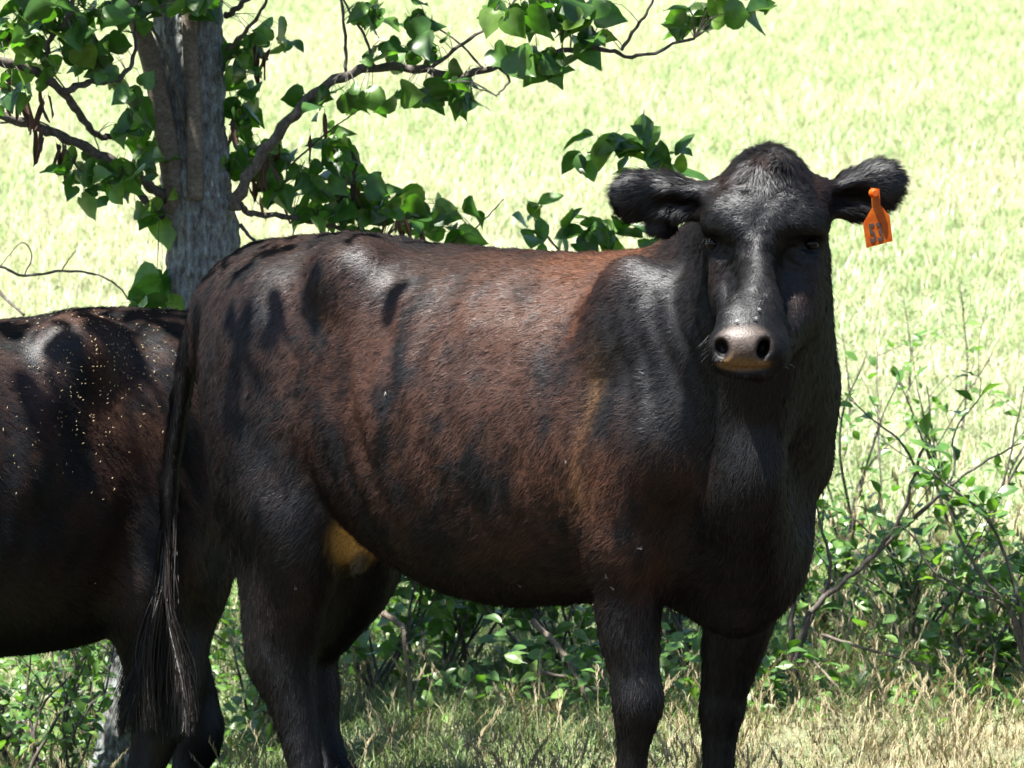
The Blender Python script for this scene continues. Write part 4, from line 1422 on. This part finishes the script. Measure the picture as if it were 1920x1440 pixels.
    # pods: thin, flat, pointed, hanging in bunches
    pod = [leaf_mesh('seed_pod', [(0.0, 0.015), (0.08, 0.06), (0.3, 0.085), (0.6, 0.085), (0.85, 0.06), (0.95, 0.02), (1.0, 0.004)], f, c, 0.03, s, MAT_POD, 0.15) for f, c, s in ((0.6, 0.10, 21), (0.3, -0.12, 22), (0.9, 0.2, 23))]
    for cx, cy, sx, sy, cnt, Y in ((484, 100, 13, 8, 6, 1.8), (30, 160, 22, 18, 7, 1.35), (70, 190, 10, 14, 4, 1.38), (78, 245, 10, 10, 3, 1.45), (100, 265, 12, 8, 3, 1.45), (505, 300, 14, 12, 4, 1.75), (515, 270, 6, 6, 2, 1.8), (575, 240, 4, 4, 1, 1.7),
                               (665, 340, 8, 12, 3, 1.88), (475, 335, 8, 12, 3, 1.75), (740, 415, 12, 10, 5, 1.9), (785, 425, 10, 6, 3, 1.95), (130, 275, 6, 6, 2, 1.5), (440, 225, 8, 12, 3, 1.72), (625, 208, 6, 3, 1, 1.6), (20, 50, 8, 12, 2, 1.4), (165, 60, 8, 10, 2, 1.4)):
        for _ in range(cnt):
            pos = at(rng.gauss(cx, sx), rng.gauss(cy, sy), Y + rng.uniform(-0.03, 0.03))
            put_leaf(rng.choice(pod), root, pos, (rng.gauss(0, 0.22), rng.gauss(0, 0.22), -1), (rng.gauss(0, 1), -1, rng.gauss(0, 0.3)), rng.uniform(0.06, 0.095), 'seed_pod')
    return root

# clumps of the crown by their place from the foot of the tree: across, away, up, leaves
CROWN_CLUMPS = [(-0.6, -1.4, 3.3, 60), (-0.1, -1.3, 3.2, 46), (-1.0, -1.0, 3.1, 60), (-0.4, -0.8, 3.5, 60), (-0.7, -1.9, 3.4, 40), (-1.3, -1.5, 3.2, 50), (-0.9, -0.5, 3.0, 50), (0.25, -1.0, 3.3, 36),
                (-0.2, -1.9, 3.2, 26), (0.1, -0.4, 3.1, 40), (-1.5, -0.8, 3.4, 50), (0.7, -0.6, 3.2, 30),
                (-0.3, -0.4, 3.4, 60), (0.0, -0.2, 3.7, 60), (0.3, -0.1, 3.4, 60), (0.3, 0.3, 3.6, 60), (0.0, 0.5, 3.3, 60), (-0.3, 0.2, 3.0, 50), (0.55, 0.2, 3.0, 60), (0.6, -0.2, 3.6, 50), (-0.7, 0.3, 3.4, 60), (0.5, 0.9, 3.6, 50)]

# ------------------------------------------------------------------ bushes
def along(S, t):
    i = min(int(t * (len(S) - 1)), len(S) - 2)
    f = t * (len(S) - 1) - i
    return S[i] * (1 - f) + S[i + 1] * f, (S[i + 1] - S[i]) / (np.linalg.norm(S[i + 1] - S[i]) + 1e-9)

def shrub(name, label, base, stems, leaves, size, meshes, seed, mat=None, twigs=3, group=None, t0=0.25, stem_r=0.006, off=0.03):
    """stems: polylines from the base; leaves and side twigs grow along them"""
    rng = random.Random(seed)
    root = empty(name, base)
    tag(root, label, 'shrub', group)
    lines = []
    for P_, r0, r1 in stems:
        o, S_ = wood('stem', P_, r0, r1, MAT_TWIG, root, 7)
        lines.append((S_, 1.0))
        L = np.sum(np.linalg.norm(np.diff(S_, axis=0), axis=1))
        for _ in range(twigs):
            p, d = along(S_, rng.uniform(t0, 0.95))
            side = np.array([rng.gauss(0, 0.7), rng.gauss(0, 0.7), rng.uniform(0.0, 0.9)])
            dd = d * 0.5 + side
            dd /= np.linalg.norm(dd)
            l = L * rng.uniform(0.15, 0.35)
            q = [p, p + dd * l * 0.5 + np.array([0, 0, 0.01]), p + dd * l + np.array([rng.gauss(0, 0.02), rng.gauss(0, 0.02), rng.gauss(-0.01, 0.02)])]
            o, S2 = wood('twig', q, max(r1 * 0.8, 0.0012), 0.0009, MAT_TWIG, root, 5, True, 4)
            lines.append((S2, 0.9))
    wts = [np.sum(np.linalg.norm(np.diff(S_, axis=0), axis=1)) * (1.0 if f > 0.95 else 2.2) for S_, f in lines]
    n = 0
    while n < leaves:
        S_, f = rng.choices(lines, wts)[0]
        p, d = along(S_, rng.uniform(t0 if f > 0.95 else 0.15, 1.0))
        a = np.array([rng.gauss(0, 1), rng.gauss(0, 1), rng.gauss(0.1, 0.6)])
        tip = d * 0.6 + a * 0.7
        put_leaf(rng.choice(meshes), root, p + a * off * 0.4, tip, (rng.gauss(0, 0.45), rng.gauss(-0.25, 0.45), 1.0), size * rng.uniform(0.6, 1.25))
        n += 1
    return root

def bush(label, px, Y, wide, high, nst, leaves, size, meshes, seed, group=None, twigs=3, lean=0.0):
    rng = random.Random(seed)
    b = ground_at(px, Y)
    st = []
    for i in range(nst):
        a = rng.uniform(0, 6.283)
        r_ = wide * rng.uniform(0.3, 1.0)
        h = high * rng.uniform(0.6, 1.0)
        s = b + np.array([rng.gauss(0, 0.04), rng.gauss(0, 0.04), -0.01])
        e = b + np.array([math.cos(a) * r_ + lean, math.sin(a) * r_ * 0.7, h])
        m = s * 0.5 + e * 0.5 + np.array([rng.gauss(0, 0.05), rng.gauss(0, 0.05), h * 0.12])
        st.append(([s, m, e], 0.0055 * rng.uniform(0.7, 1.4), 0.0018))
    return shrub('bush', label, b, st, leaves, size, meshes, seed, twigs=twigs, group=group, t0=0.12)

def make_bushes():
    def px(pts, Y0, Y1):
        ys = np.linspace(Y0, Y1, len(pts))
        return [at(a, b, y) for (a, b), y in zip(pts, ys)]
    k = 10.9 / FPX / 2
    b = ground_at(1492, 2.0)
    top = [b[:3] - np.array([0, 0, 0.01])]
    stems = [(top + px([(1492, 1290), (1494, 1230), (1520, 1150), (1580, 1092), (1640, 1040), (1688, 970), (1718, 880), (1742, 800)], 2.0, 1.85), 17 * k, 5 * k),
             (px([(1486, 1270), (1484, 1180), (1490, 1100), (1482, 1050)], 2.0, 1.95), 14 * k, 6 * k),
             (px([(1498, 1225), (1520, 1160), (1550, 1100), (1556, 1050), (1540, 990), (1532, 950)], 2.0, 1.9), 11 * k, 4 * k),
             (px([(1540, 1115), (1562, 1092)], 1.98, 1.96), 12 * k, 7 * k),
             (px([(1640, 1040), (1700, 985), (1770, 920), (1840, 870), (1915, 830)], 1.95, 1.75), 9 * k, 3 * k),
             (px([(1728, 900), (1690, 830), (1640, 790), (1590, 745)], 1.9, 1.9), 6 * k, 2 * k),
             (px([(1700, 985), (1760, 930), (1790, 880), (1790, 810), (1850, 730)], 1.9, 2.0), 7 * k, 2 * k)]
    shrub('shrub', 'bare grey forked shrub with few round leaves right of the forelegs', b, stems, 46, 0.050, OVALS, 41, twigs=2, t0=0.35, group='shrubs behind the cattle')
    b = ground_at(1935, 1.75)
    stems = [(px([(1935, 1330), (1900, 1160), (1840, 1080), (1800, 1010), (1775, 940)], 1.75, 1.7), 11 * k, 4 * k),
             (px([(1940, 1330), (1915, 1150), (1880, 1030), (1840, 960), (1770, 905), (1740, 880)], 1.75, 1.65), 9 * k, 3 * k),
             (px([(1945, 1330), (1900, 1150), (1810, 1110), (1740, 1060), (1715, 1000)], 1.75, 1.7), 8 * k, 3 * k)]
    shrub('shrub', 'dark stemmed shrub reaching in from the right edge of the view', b, stems, 84, 0.052, OVALS, 42, twigs=5, t0=0.2, group='shrubs behind the cattle')
    # sapling whose leaves show above the back
    b = ground_at(1235, 2.3)
    kk = 11.3 / FPX / 2
    stems = [([b - np.array([0, 0, 0.01])] + px([(1240, 900), (1255, 600), (1268, 430), (1270, 345), (1235, 290), (1160, 282), (1100, 285)], 2.3, 2.1), 14 * kk, 3 * kk),
             (px([(1255, 600), (1190, 500), (1150, 440), (1130, 420)], 2.3, 2.2), 7 * kk, 3 * kk),
             (px([(1245, 780), (1120, 560), (1040, 460), (1000, 410)], 2.3, 2.2), 8 * kk, 3 * kk)]
    rt = shrub('sapling', 'young sapling with toothed oval leaves showing above the cow\'s back', b, stems, 0, 0.07, OVALS_T, 43, twigs=0, group='shrubs behind the cattle')
    rng = random.Random(44)
    for cx, cy, sx, sy, n, Y in ((1135, 255, 30, 18, 5, 2.1), (1180, 290, 40, 22, 11, 2.12), (1215, 260, 22, 25, 8, 2.12), (1215, 215, 10, 8, 2, 2.12), (1262, 290, 14, 12, 4, 2.12), (1090, 290, 10, 6, 2, 2.1), (1160, 330, 8, 10, 2, 2.1), (1270, 325, 8, 8, 3, 2.12),
                             (1005, 395, 20, 14, 5, 2.2), (1045, 435, 22, 18, 6, 2.2), (990, 440, 18, 12, 4, 2.2), (1110, 425, 24, 16, 7, 2.2), (1150, 430, 22, 14, 6, 2.2), (1205, 455, 20, 10, 5, 2.2), (1100, 460, 30, 8, 4, 2.2), (1245, 350, 14, 10, 3, 2.15)):
        for _ in range(n):
            put_leaf(rng.choice(OVALS_T), rt, at(rng.gauss(cx, sx * 0.6), rng.gauss(cy, sy * 0.6), Y + rng.uniform(-0.05, 0.05)), (rng.gauss(0, 0.8), rng.gauss(-0.2, 0.4), rng.gauss(-0.25, 0.6)),
                     (rng.gauss(-0.1, 0.5), rng.gauss(-0.5, 0.4), 0.8), rng.uniform(0.055, 0.095))
    # undergrowth below the belly and beyond
    g = 'low bushes behind the cattle'
    for a in (('leafy bush with upright dark stems just right of the hind legs', 700, 2.2, 0.22, 0.52, 8, 190, 0.058, OVALS, 51, g, 3, 0.0),
              ('broad leaved bush under the middle of the cow\'s belly', 860, 2.5, 0.30, 0.50, 10, 240, 0.062, OVALS, 52, g, 4, 0.0),
              ('bush with long leaning grey branches just left of the near foreleg', 1060, 2.3, 0.30, 0.52, 10, 240, 0.060, OVALS, 53, g, 4, -0.08),
              ('low green bush seen between the two forelegs', 1280, 2.5, 0.24, 0.45, 8, 170, 0.050, OVALS, 54, g, 4, 0.0),
              ('low clump of leaves behind the foot of the forked shrub', 1570, 2.9, 0.30, 0.40, 10, 260, 0.042, OVALS, 55, g, 4, 0.0),
              ('spreading small leaved bush between the forked shrub and right edge', 1720, 2.6, 0.34, 0.44, 11, 280, 0.042, OVALS, 56, g, 4, 0.0),
              ('dense bush filling the bottom right corner', 1870, 2.1, 0.26, 0.42, 11, 270, 0.046, OVALS, 57, g, 4, 0.0),
              ('tall thin bush rising beyond the right shrub', 1830, 4.0, 0.40, 0.75, 8, 130, 0.045, OVALS, 58, g, 4, 0.0),
              ('pale sunlit bush beyond the forked shrub', 1620, 4.4, 0.45, 0.72, 8, 130, 0.045, OVALS, 59, g, 4, 0.0),
              ('small leaved bush in front of the tree foot', 95, 1.45, 0.22, 0.40, 9, 230, 0.032, OVALS, 60, g, 5, 0.0),
              ('sprawling small leaved bush at the left edge', -10, 1.9, 0.26, 0.42, 9, 200, 0.033, OVALS, 61, g, 4, 0.0),
              ('dark bush behind the tree foot', 160, 2.4, 0.22, 0.55, 8, 170, 0.038, OVALS, 62, g, 4, 0.0),
              ('thin bush behind the hind legs', 480, 2.3, 0.22, 0.35, 8, 140, 0.036, OVALS, 63, g, 4, 0.0)):
        bush(*a)
    # low leafy weeds covering the soil between the bushes
    rng = random.Random(90)
    g0 = empty('ground_cover', ground_at(900, 2.2))
    its = []
    Ys = RNG.uniform(1.35, 4.2, 12000)
    Xs = RNG.uniform(-1, 1, 12000) * (0.1226 * (Ys + 9) + 0.6)
    Ds = vnoise(np.stack([Xs, Ys, 0 * Xs], 1), 2.3, 51)
    Zs = gz(Xs, Ys)
    ok = RNG.random(12000) < sm(Ds, 0.25, 0.6) * np.where(Ys < 1.6, 0.35, 1.0)
    for x, Y, d, z0 in list(zip(Xs[ok], Ys[ok], Ds[ok], Zs[ok]))[:5200]:
        z = z0 + abs(rng.gauss(0, 0.075)) * (0.4 + d)
        its.append((rng.choice(OVALS), np.array([x, Y, z + 0.01]), (rng.gauss(0, 1), rng.gauss(0, 1), rng.gauss(0.2, 0.4)), (rng.gauss(0, 0.5), rng.gauss(-0.3, 0.5), 1), rng.uniform(0.025, 0.060)))
    o = joined_leaves('foliage', its, g0, MAT_SHRUB)
    tag(g0, 'low leafy ground cover between the bushes and grass', 'ground cover', None, 'stuff')
    # bare twig reaching in over the second cow
    rt = empty('bare_twig_bush', ground_at(-60, 2.2))
    tag(rt, 'leafless thin twigs crossing the field left of the trunk', 'shrub')
    for pts, a, b_ in (([(-60, 900), (-50, 640), (-20, 505), (45, 517), (120, 508), (185, 516), (225, 540), (240, 562)], 7, 3), ([(-60, 900), (-50, 700), (-20, 545), (15, 565), (45, 590)], 9, 6), ([(45, 517), (60, 480), (40, 455), (0, 500)], 3, 2), ([(115, 508), (130, 485), (142, 470)], 3, 1.5)):
        wood('twig', px(pts, 2.2, 2.0), a * kk, b_ * kk, MAT_TWIG, rt, 6)
    # tall feathery weeds in the field, out of focus
    wm = [leaf_mesh('leaf', [(0.0, 0.02), (0.3, 0.10), (0.7, 0.08), (1.0, 0.01)], 0.2, 0.1, 0.0, 71, MAT_GRASS, 0)]
    for i, (pxx, Y, h, lab) in enumerate(((1805, 6.6, 0.62, 'tall feathery weed at the far right of the meadow'), (1585, 6.2, 0.50, 'feathery weed beside the cow\'s shoulder'), (1700, 7.2, 0.45, 'short feathery weed between two taller ones'))):
        b = ground_at(pxx, Y)
        rt = empty('tall_weed', b)
        tag(rt, lab, 'weed', 'weeds in the meadow')
        rg = random.Random(80 + i)
        wood('stem', [b, b + np.array([0.02, 0, h * 0.5]), b + np.array([-0.01, 0, h])], 0.006, 0.002, MAT_TWIG, rt, 6)
        its = []
        for _ in range(320):
            t = rg.uniform(0.15, 1.0)
            a = rg.uniform(0, 6.283)
            r_ = 0.11 * (1.05 - t) * rg.random() + 0.01
            d = np.array([math.cos(a), math.sin(a), 0.6])
            its.append((wm[0], b + np.array([math.cos(a) * r_, math.sin(a) * r_, h * t]), d, (rg.gauss(0, 1), rg.gauss(0, 1), 1), rg.uniform(0.018, 0.035)))
        joined_leaves('foliage', its, rt, MAT_GRASS)
    # fallen sticks
    for pts, Y0, Y1, a, lab in (([(1540, 1190), (1620, 1215), (1745, 1252)], 1.9, 1.8, 7, 'pale dead stick lying across the undergrowth by the forked shrub'),
                                ([(1512, 1225), (1565, 1282)], 1.75, 1.6, 6, 'short straw coloured stick leaning on the forked shrub foot'),
                                ([(1000, 1165), (1060, 1230), (1105, 1320)], 1.9, 1.7, 12, 'weathered grey branch leaning by the near foreleg'),
                                ([(1010, 1260), (1080, 1275), (1125, 1300)], 1.7, 1.7, 8, 'dead branch lying low behind the near foreleg'),
                                ([(720, 1150), (752, 1172), (756, 1180)], 1.6, 1.5, 12, 'broken dark branch stub just right of the far thigh')):
        P_ = px(pts, Y0, Y1)
        rt = empty('dead_branch', (P_[-1][0], P_[-1][1], float(gz(P_[-1][0], P_[-1][1]))))
        o, S_ = wood('stick', P_, a * kk, a * 0.6 * kk, MAT_STEM, rt, 7)
        tag(rt, lab, 'stick', 'dead branches in the undergrowth')
        e = P_[-1]
        if e[2] - float(gz(e[0], e[1])) > 0.03:
            wood('stick', [e, np.array([e[0] + 0.03, e[1] + 0.02, float(gz(e[0], e[1])) - 0.01])], a * 0.6 * kk, a * 0.5 * kk, MAT_STEM, rt, 6)

# ------------------------------------------------------------------ small things on the cattle
def surface_at(o, me, px, py):
    """point of a body seen at a pixel"""
    co, no, q = BODY[o.name]
    M = np.array(o.matrix_basis)
    W = co @ M[:3, :3].T + M[:3, 3]
    r_ = ray(px, py); r_ = r_ / np.linalg.norm(r_)
    d = W - CAM
    t = d @ r_
    off = np.linalg.norm(d - t[:, None] * r_, axis=1)
    c = np.nonzero(off < 0.009)[0]
    if not len(c):
        return None
    i = c[np.argmin(t[c])]
    return W[i], M[:3, :3] @ no[i]

BODY = {}

def make_tag():
    Y = -0.998
    pts = [(1633, 352), (1649, 354), (1651, 384), (1668, 405), (1674, 452), (1625, 465), (1618, 420), (1635, 390)]
    P_ = [at(a, b, Y + 0.012 * (b - 352) / 110) for a, b in pts]
    org = at(1640, 362, Y)
    rt = empty('ear_tag', org)
    tag(rt, 'orange plastic ear tag numbered in black hanging from the cow\'s ear', 'ear tag')
    m, nt, b = new_mat('tag_plastic')
    tc = nt.nodes.new('ShaderNodeTexCoord')
    n = noise(nt, 55, 4, 0.6, tc)
    r_ = ramp(nt, n.outputs['Fac'], [(0.3, (0.36, 0.06, 0.004)), (0.55, (0.50, 0.11, 0.006)), (0.75, (0.60, 0.18, 0.012))])
    nt.links.new(r_.outputs['Color'], b.inputs['Base Color'])
    b.inputs['Roughness'].default_value = 0.4
    tr = nt.nodes.new('ShaderNodeBsdfTranslucent')
    tr.inputs['Color'].default_value = (0.55, 0.15, 0.008, 1)
    mx = nt.nodes.new('ShaderNodeMixShader')
    mx.inputs[0].default_value = 0.45
    nt.links.new(b.outputs[0], mx.inputs[1]); nt.links.new(tr.outputs[0], mx.inputs[2])
    nt.links.new(mx.outputs[0], nt.nodes['Material Output'].inputs['Surface'])
    V = [p - org for p in P_] + [p - org + np.array([0, 0.0022, 0]) for p in P_]
    n = len(P_)
    me = bpy.data.meshes.new('plate')
    me.from_pydata([tuple(v) for v in V], [], [list(range(n))[::-1], list(range(n, 2 * n))] + [(i, (i + 1) % n, n + (i + 1) % n, n + i) for i in range(n)])
    me.update()
    link_mesh('plate', me, m, rt)
    bm = bmesh.new()
    bmesh.ops.create_cone(bm, cap_ends=True, segments=20, radius1=0.0095, radius2=0.007, depth=0.012)
    bmesh.ops.bevel(bm, geom=[e for e in bm.edges], offset=0.001, segments=1, affect='EDGES')
    me = bpy.data.meshes.new('button'); bm.to_mesh(me); bm.free()
    o = link_mesh('button', me, m, rt)
    o.rotation_euler = (math.radians(90), 0, 0.3)
    o.location = at(1639, 362, Y - 0.006) - org
    # the pin through the ear
    V_, q_, t_ = tube([np.array([0, -0.004, 0]), np.array([0, 0.05, 0.0])], [0.003, 0.003], 8)
    link_mesh('pin', mesh_np('pin', V_, q_, t_), m, rt)
    ink, nt, b = new_mat('tag_ink')
    b.inputs['Base Color'].default_value = (0.035, 0.022, 0.018, 1)
    b.inputs['Roughness'].default_value = 0.6
    for ch, px0, py0 in (('5', 1631, 454), ('3', 1645, 452)):
        cu = bpy.data.curves.new('digit', 'FONT')
        cu.body = ch
        cu.size = 0.050
        cu.extrude = 0.0003
        cu.offset = 0.0010
        tmp = bpy.data.objects.new('digit', cu)
        COL.objects.link(tmp)
        dg = bpy.context.evaluated_depsgraph_get()
        me = bpy.data.meshes.new_from_object(tmp.evaluated_get(dg))
        bpy.data.objects.remove(tmp)
        o = link_mesh('digit', me, ink, rt)
        o.rotation_euler = (math.radians(90 + 6), math.radians(-8), 0)
        o.scale = (0.55, 1, 1)
        o.location = at(px0, py0, Y + 0.012 * (py0 - 352) / 110 - 0.0008) - org

def make_flies(cow):
    body, nt, b = new_mat('fly_body')
    b.inputs['Base Color'].default_value = (0.02, 0.02, 0.022, 1)
    b.inputs['Roughness'].default_value = 0.35
    wing, nt, b = new_mat('fly_wing')
    b.inputs['Base Color'].default_value = (0.09, 0.088, 0.082, 1)
    b.inputs['Roughness'].default_value = 0.3
    bm = bmesh.new()
    for c, r_ in (((0, 0, 0.0016), (0.0014, 0.0026, 0.0013)), ((0, 0.0032, 0.0018), (0.0011, 0.0011, 0.0010))):
        g = bmesh.ops.create_icosphere(bm, subdivisions=2, radius=1.0)
        bmesh.ops.scale(bm, vec=r_, verts=g['verts'])
        bmesh.ops.translate(bm, vec=c, verts=g['verts'])
    mb = bpy.data.meshes.new('body'); bm.to_mesh(mb); bm.free(); mb.materials.append(body)
    mw = []
    for s in (-1, 1):
        V = [(0, 0.001, 0.003), (s * 0.0026, -0.0012, 0.0036), (s * 0.0030, -0.0048, 0.0034), (s * 0.0012, -0.0058, 0.0034)]
        me = bpy.data.meshes.new('wing'); me.from_pydata(V, [], [(0, 1, 2, 3)]); me.materials.append(wing); mw.append(me)
    for px, py, rz, lab in ((1420, 573, 0.4, 'dark fly high on the bridge of the cow\'s nose'), (1415, 592, 1.5, 'pale winged fly on the bridge of the cow\'s nose'), (1383, 599, 2.5, 'small fly just above the cow\'s nose pad'),
                            (1131, 1078, 0.2, 'fly on the back edge of the near foreleg'), (1146, 1105, 1.2, 'fly with spread wings on the near forearm'), (1205, 1030, 2.0, 'fly on the brown hair of the near elbow'),
                            (720, 732, 0.5, 'pale fly on the cow\'s flank'), (1056, 865, 1.0, 'pale fly on the ribs behind the shoulder'), (556, 1105, 0.3, 'fly on the near hind thigh'), (975, 1100, 0.9, 'fly under the cow\'s belly')):
        h = surface_at(cow, cow.data, px, py)
        if h is None:
            continue
        p, n = h
        rt = empty('fly', p + n * 0.003)
        rt.rotation_mode = 'QUATERNION'
        rt.rotation_quaternion = Vector(n).to_track_quat('Z', 'Y') @ Matrix.Rotation(rz, 3, 'Z').to_quaternion()
        tag(rt, lab, 'fly', 'flies on the cow')
        link_mesh('body', mb, None, rt)
        for me in mw:
            link_mesh('wing', me, None, rt)

def make_chaff(cow):
    co, no, q = BODY[cow.name]
    M = np.array(cow.matrix_basis)
    W = co @ M[:3, :3].T + M[:3, 3]
    N = no @ M[:3, :3].T
    cz = W - CAM
    c, s = math.cos(PITCH), math.sin(PITCH)
    dep = cz[:, 1] * c - cz[:, 2] * s
    px = 960 + FPX * cz[:, 0] / dep
    py = 720 - FPX * (cz[:, 1] * s + cz[:, 2] * c) / dep
    wgt = np.exp(-((px - 190) / 110) ** 2 - ((py - 690) / 110) ** 2) + 0.30 * np.exp(-((px - 120) / 160) ** 2 - ((py - 740) / 150) ** 2)
    wgt *= (N[:, 1] < 0.1) & (px > -60) & (px < 400)
    pick = RNG.choice(len(W), 380, p=wgt / wgt.sum())
    V, T = [], []
    for i in pick:
        p, n = W[i] + N[i] * 0.004, N[i]
        a = RNG.normal(size=3); a -= (a @ n) * n; a /= np.linalg.norm(a)
        b = np.cross(n, a)
        l, w_ = RNG.uniform(0.0012, 0.0036), RNG.uniform(0.0007, 0.0014)
        j = len(V)
        V += [p - a * l - b * w_, p + a * l - b * w_ * 0.6, p + a * l * 1.1 + b * w_ + n * 0.001, p - a * l + b * w_, p + n * 0.0016]
        T += [(j, j + 1, j + 4), (j + 1, j + 2, j + 4), (j + 2, j + 3, j + 4), (j + 3, j, j + 4)]
    m, nt, b = new_mat('chaff_straw')
    b.inputs['Base Color'].default_value = (0.15, 0.115, 0.06, 1)
    b.inputs['Roughness'].default_value = 0.7
    o = link_mesh('chaff', mesh_np('chaff', V, tris=T, smooth=False), m)
    tag(o, 'pale chaff scattered over the second cow\'s back', 'chaff', None, 'stuff')

# ------------------------------------------------------------------ build
make_ground()
make_grass()
make_tree()
make_bushes()
cow = make_front_cow()
cow2 = make_second_cow()
for o_ in (cow, cow2):
    BODY[o_.name] = mesh_arrays(o_.data)
make_tag()
make_flies(cow)
make_chaff(cow2)
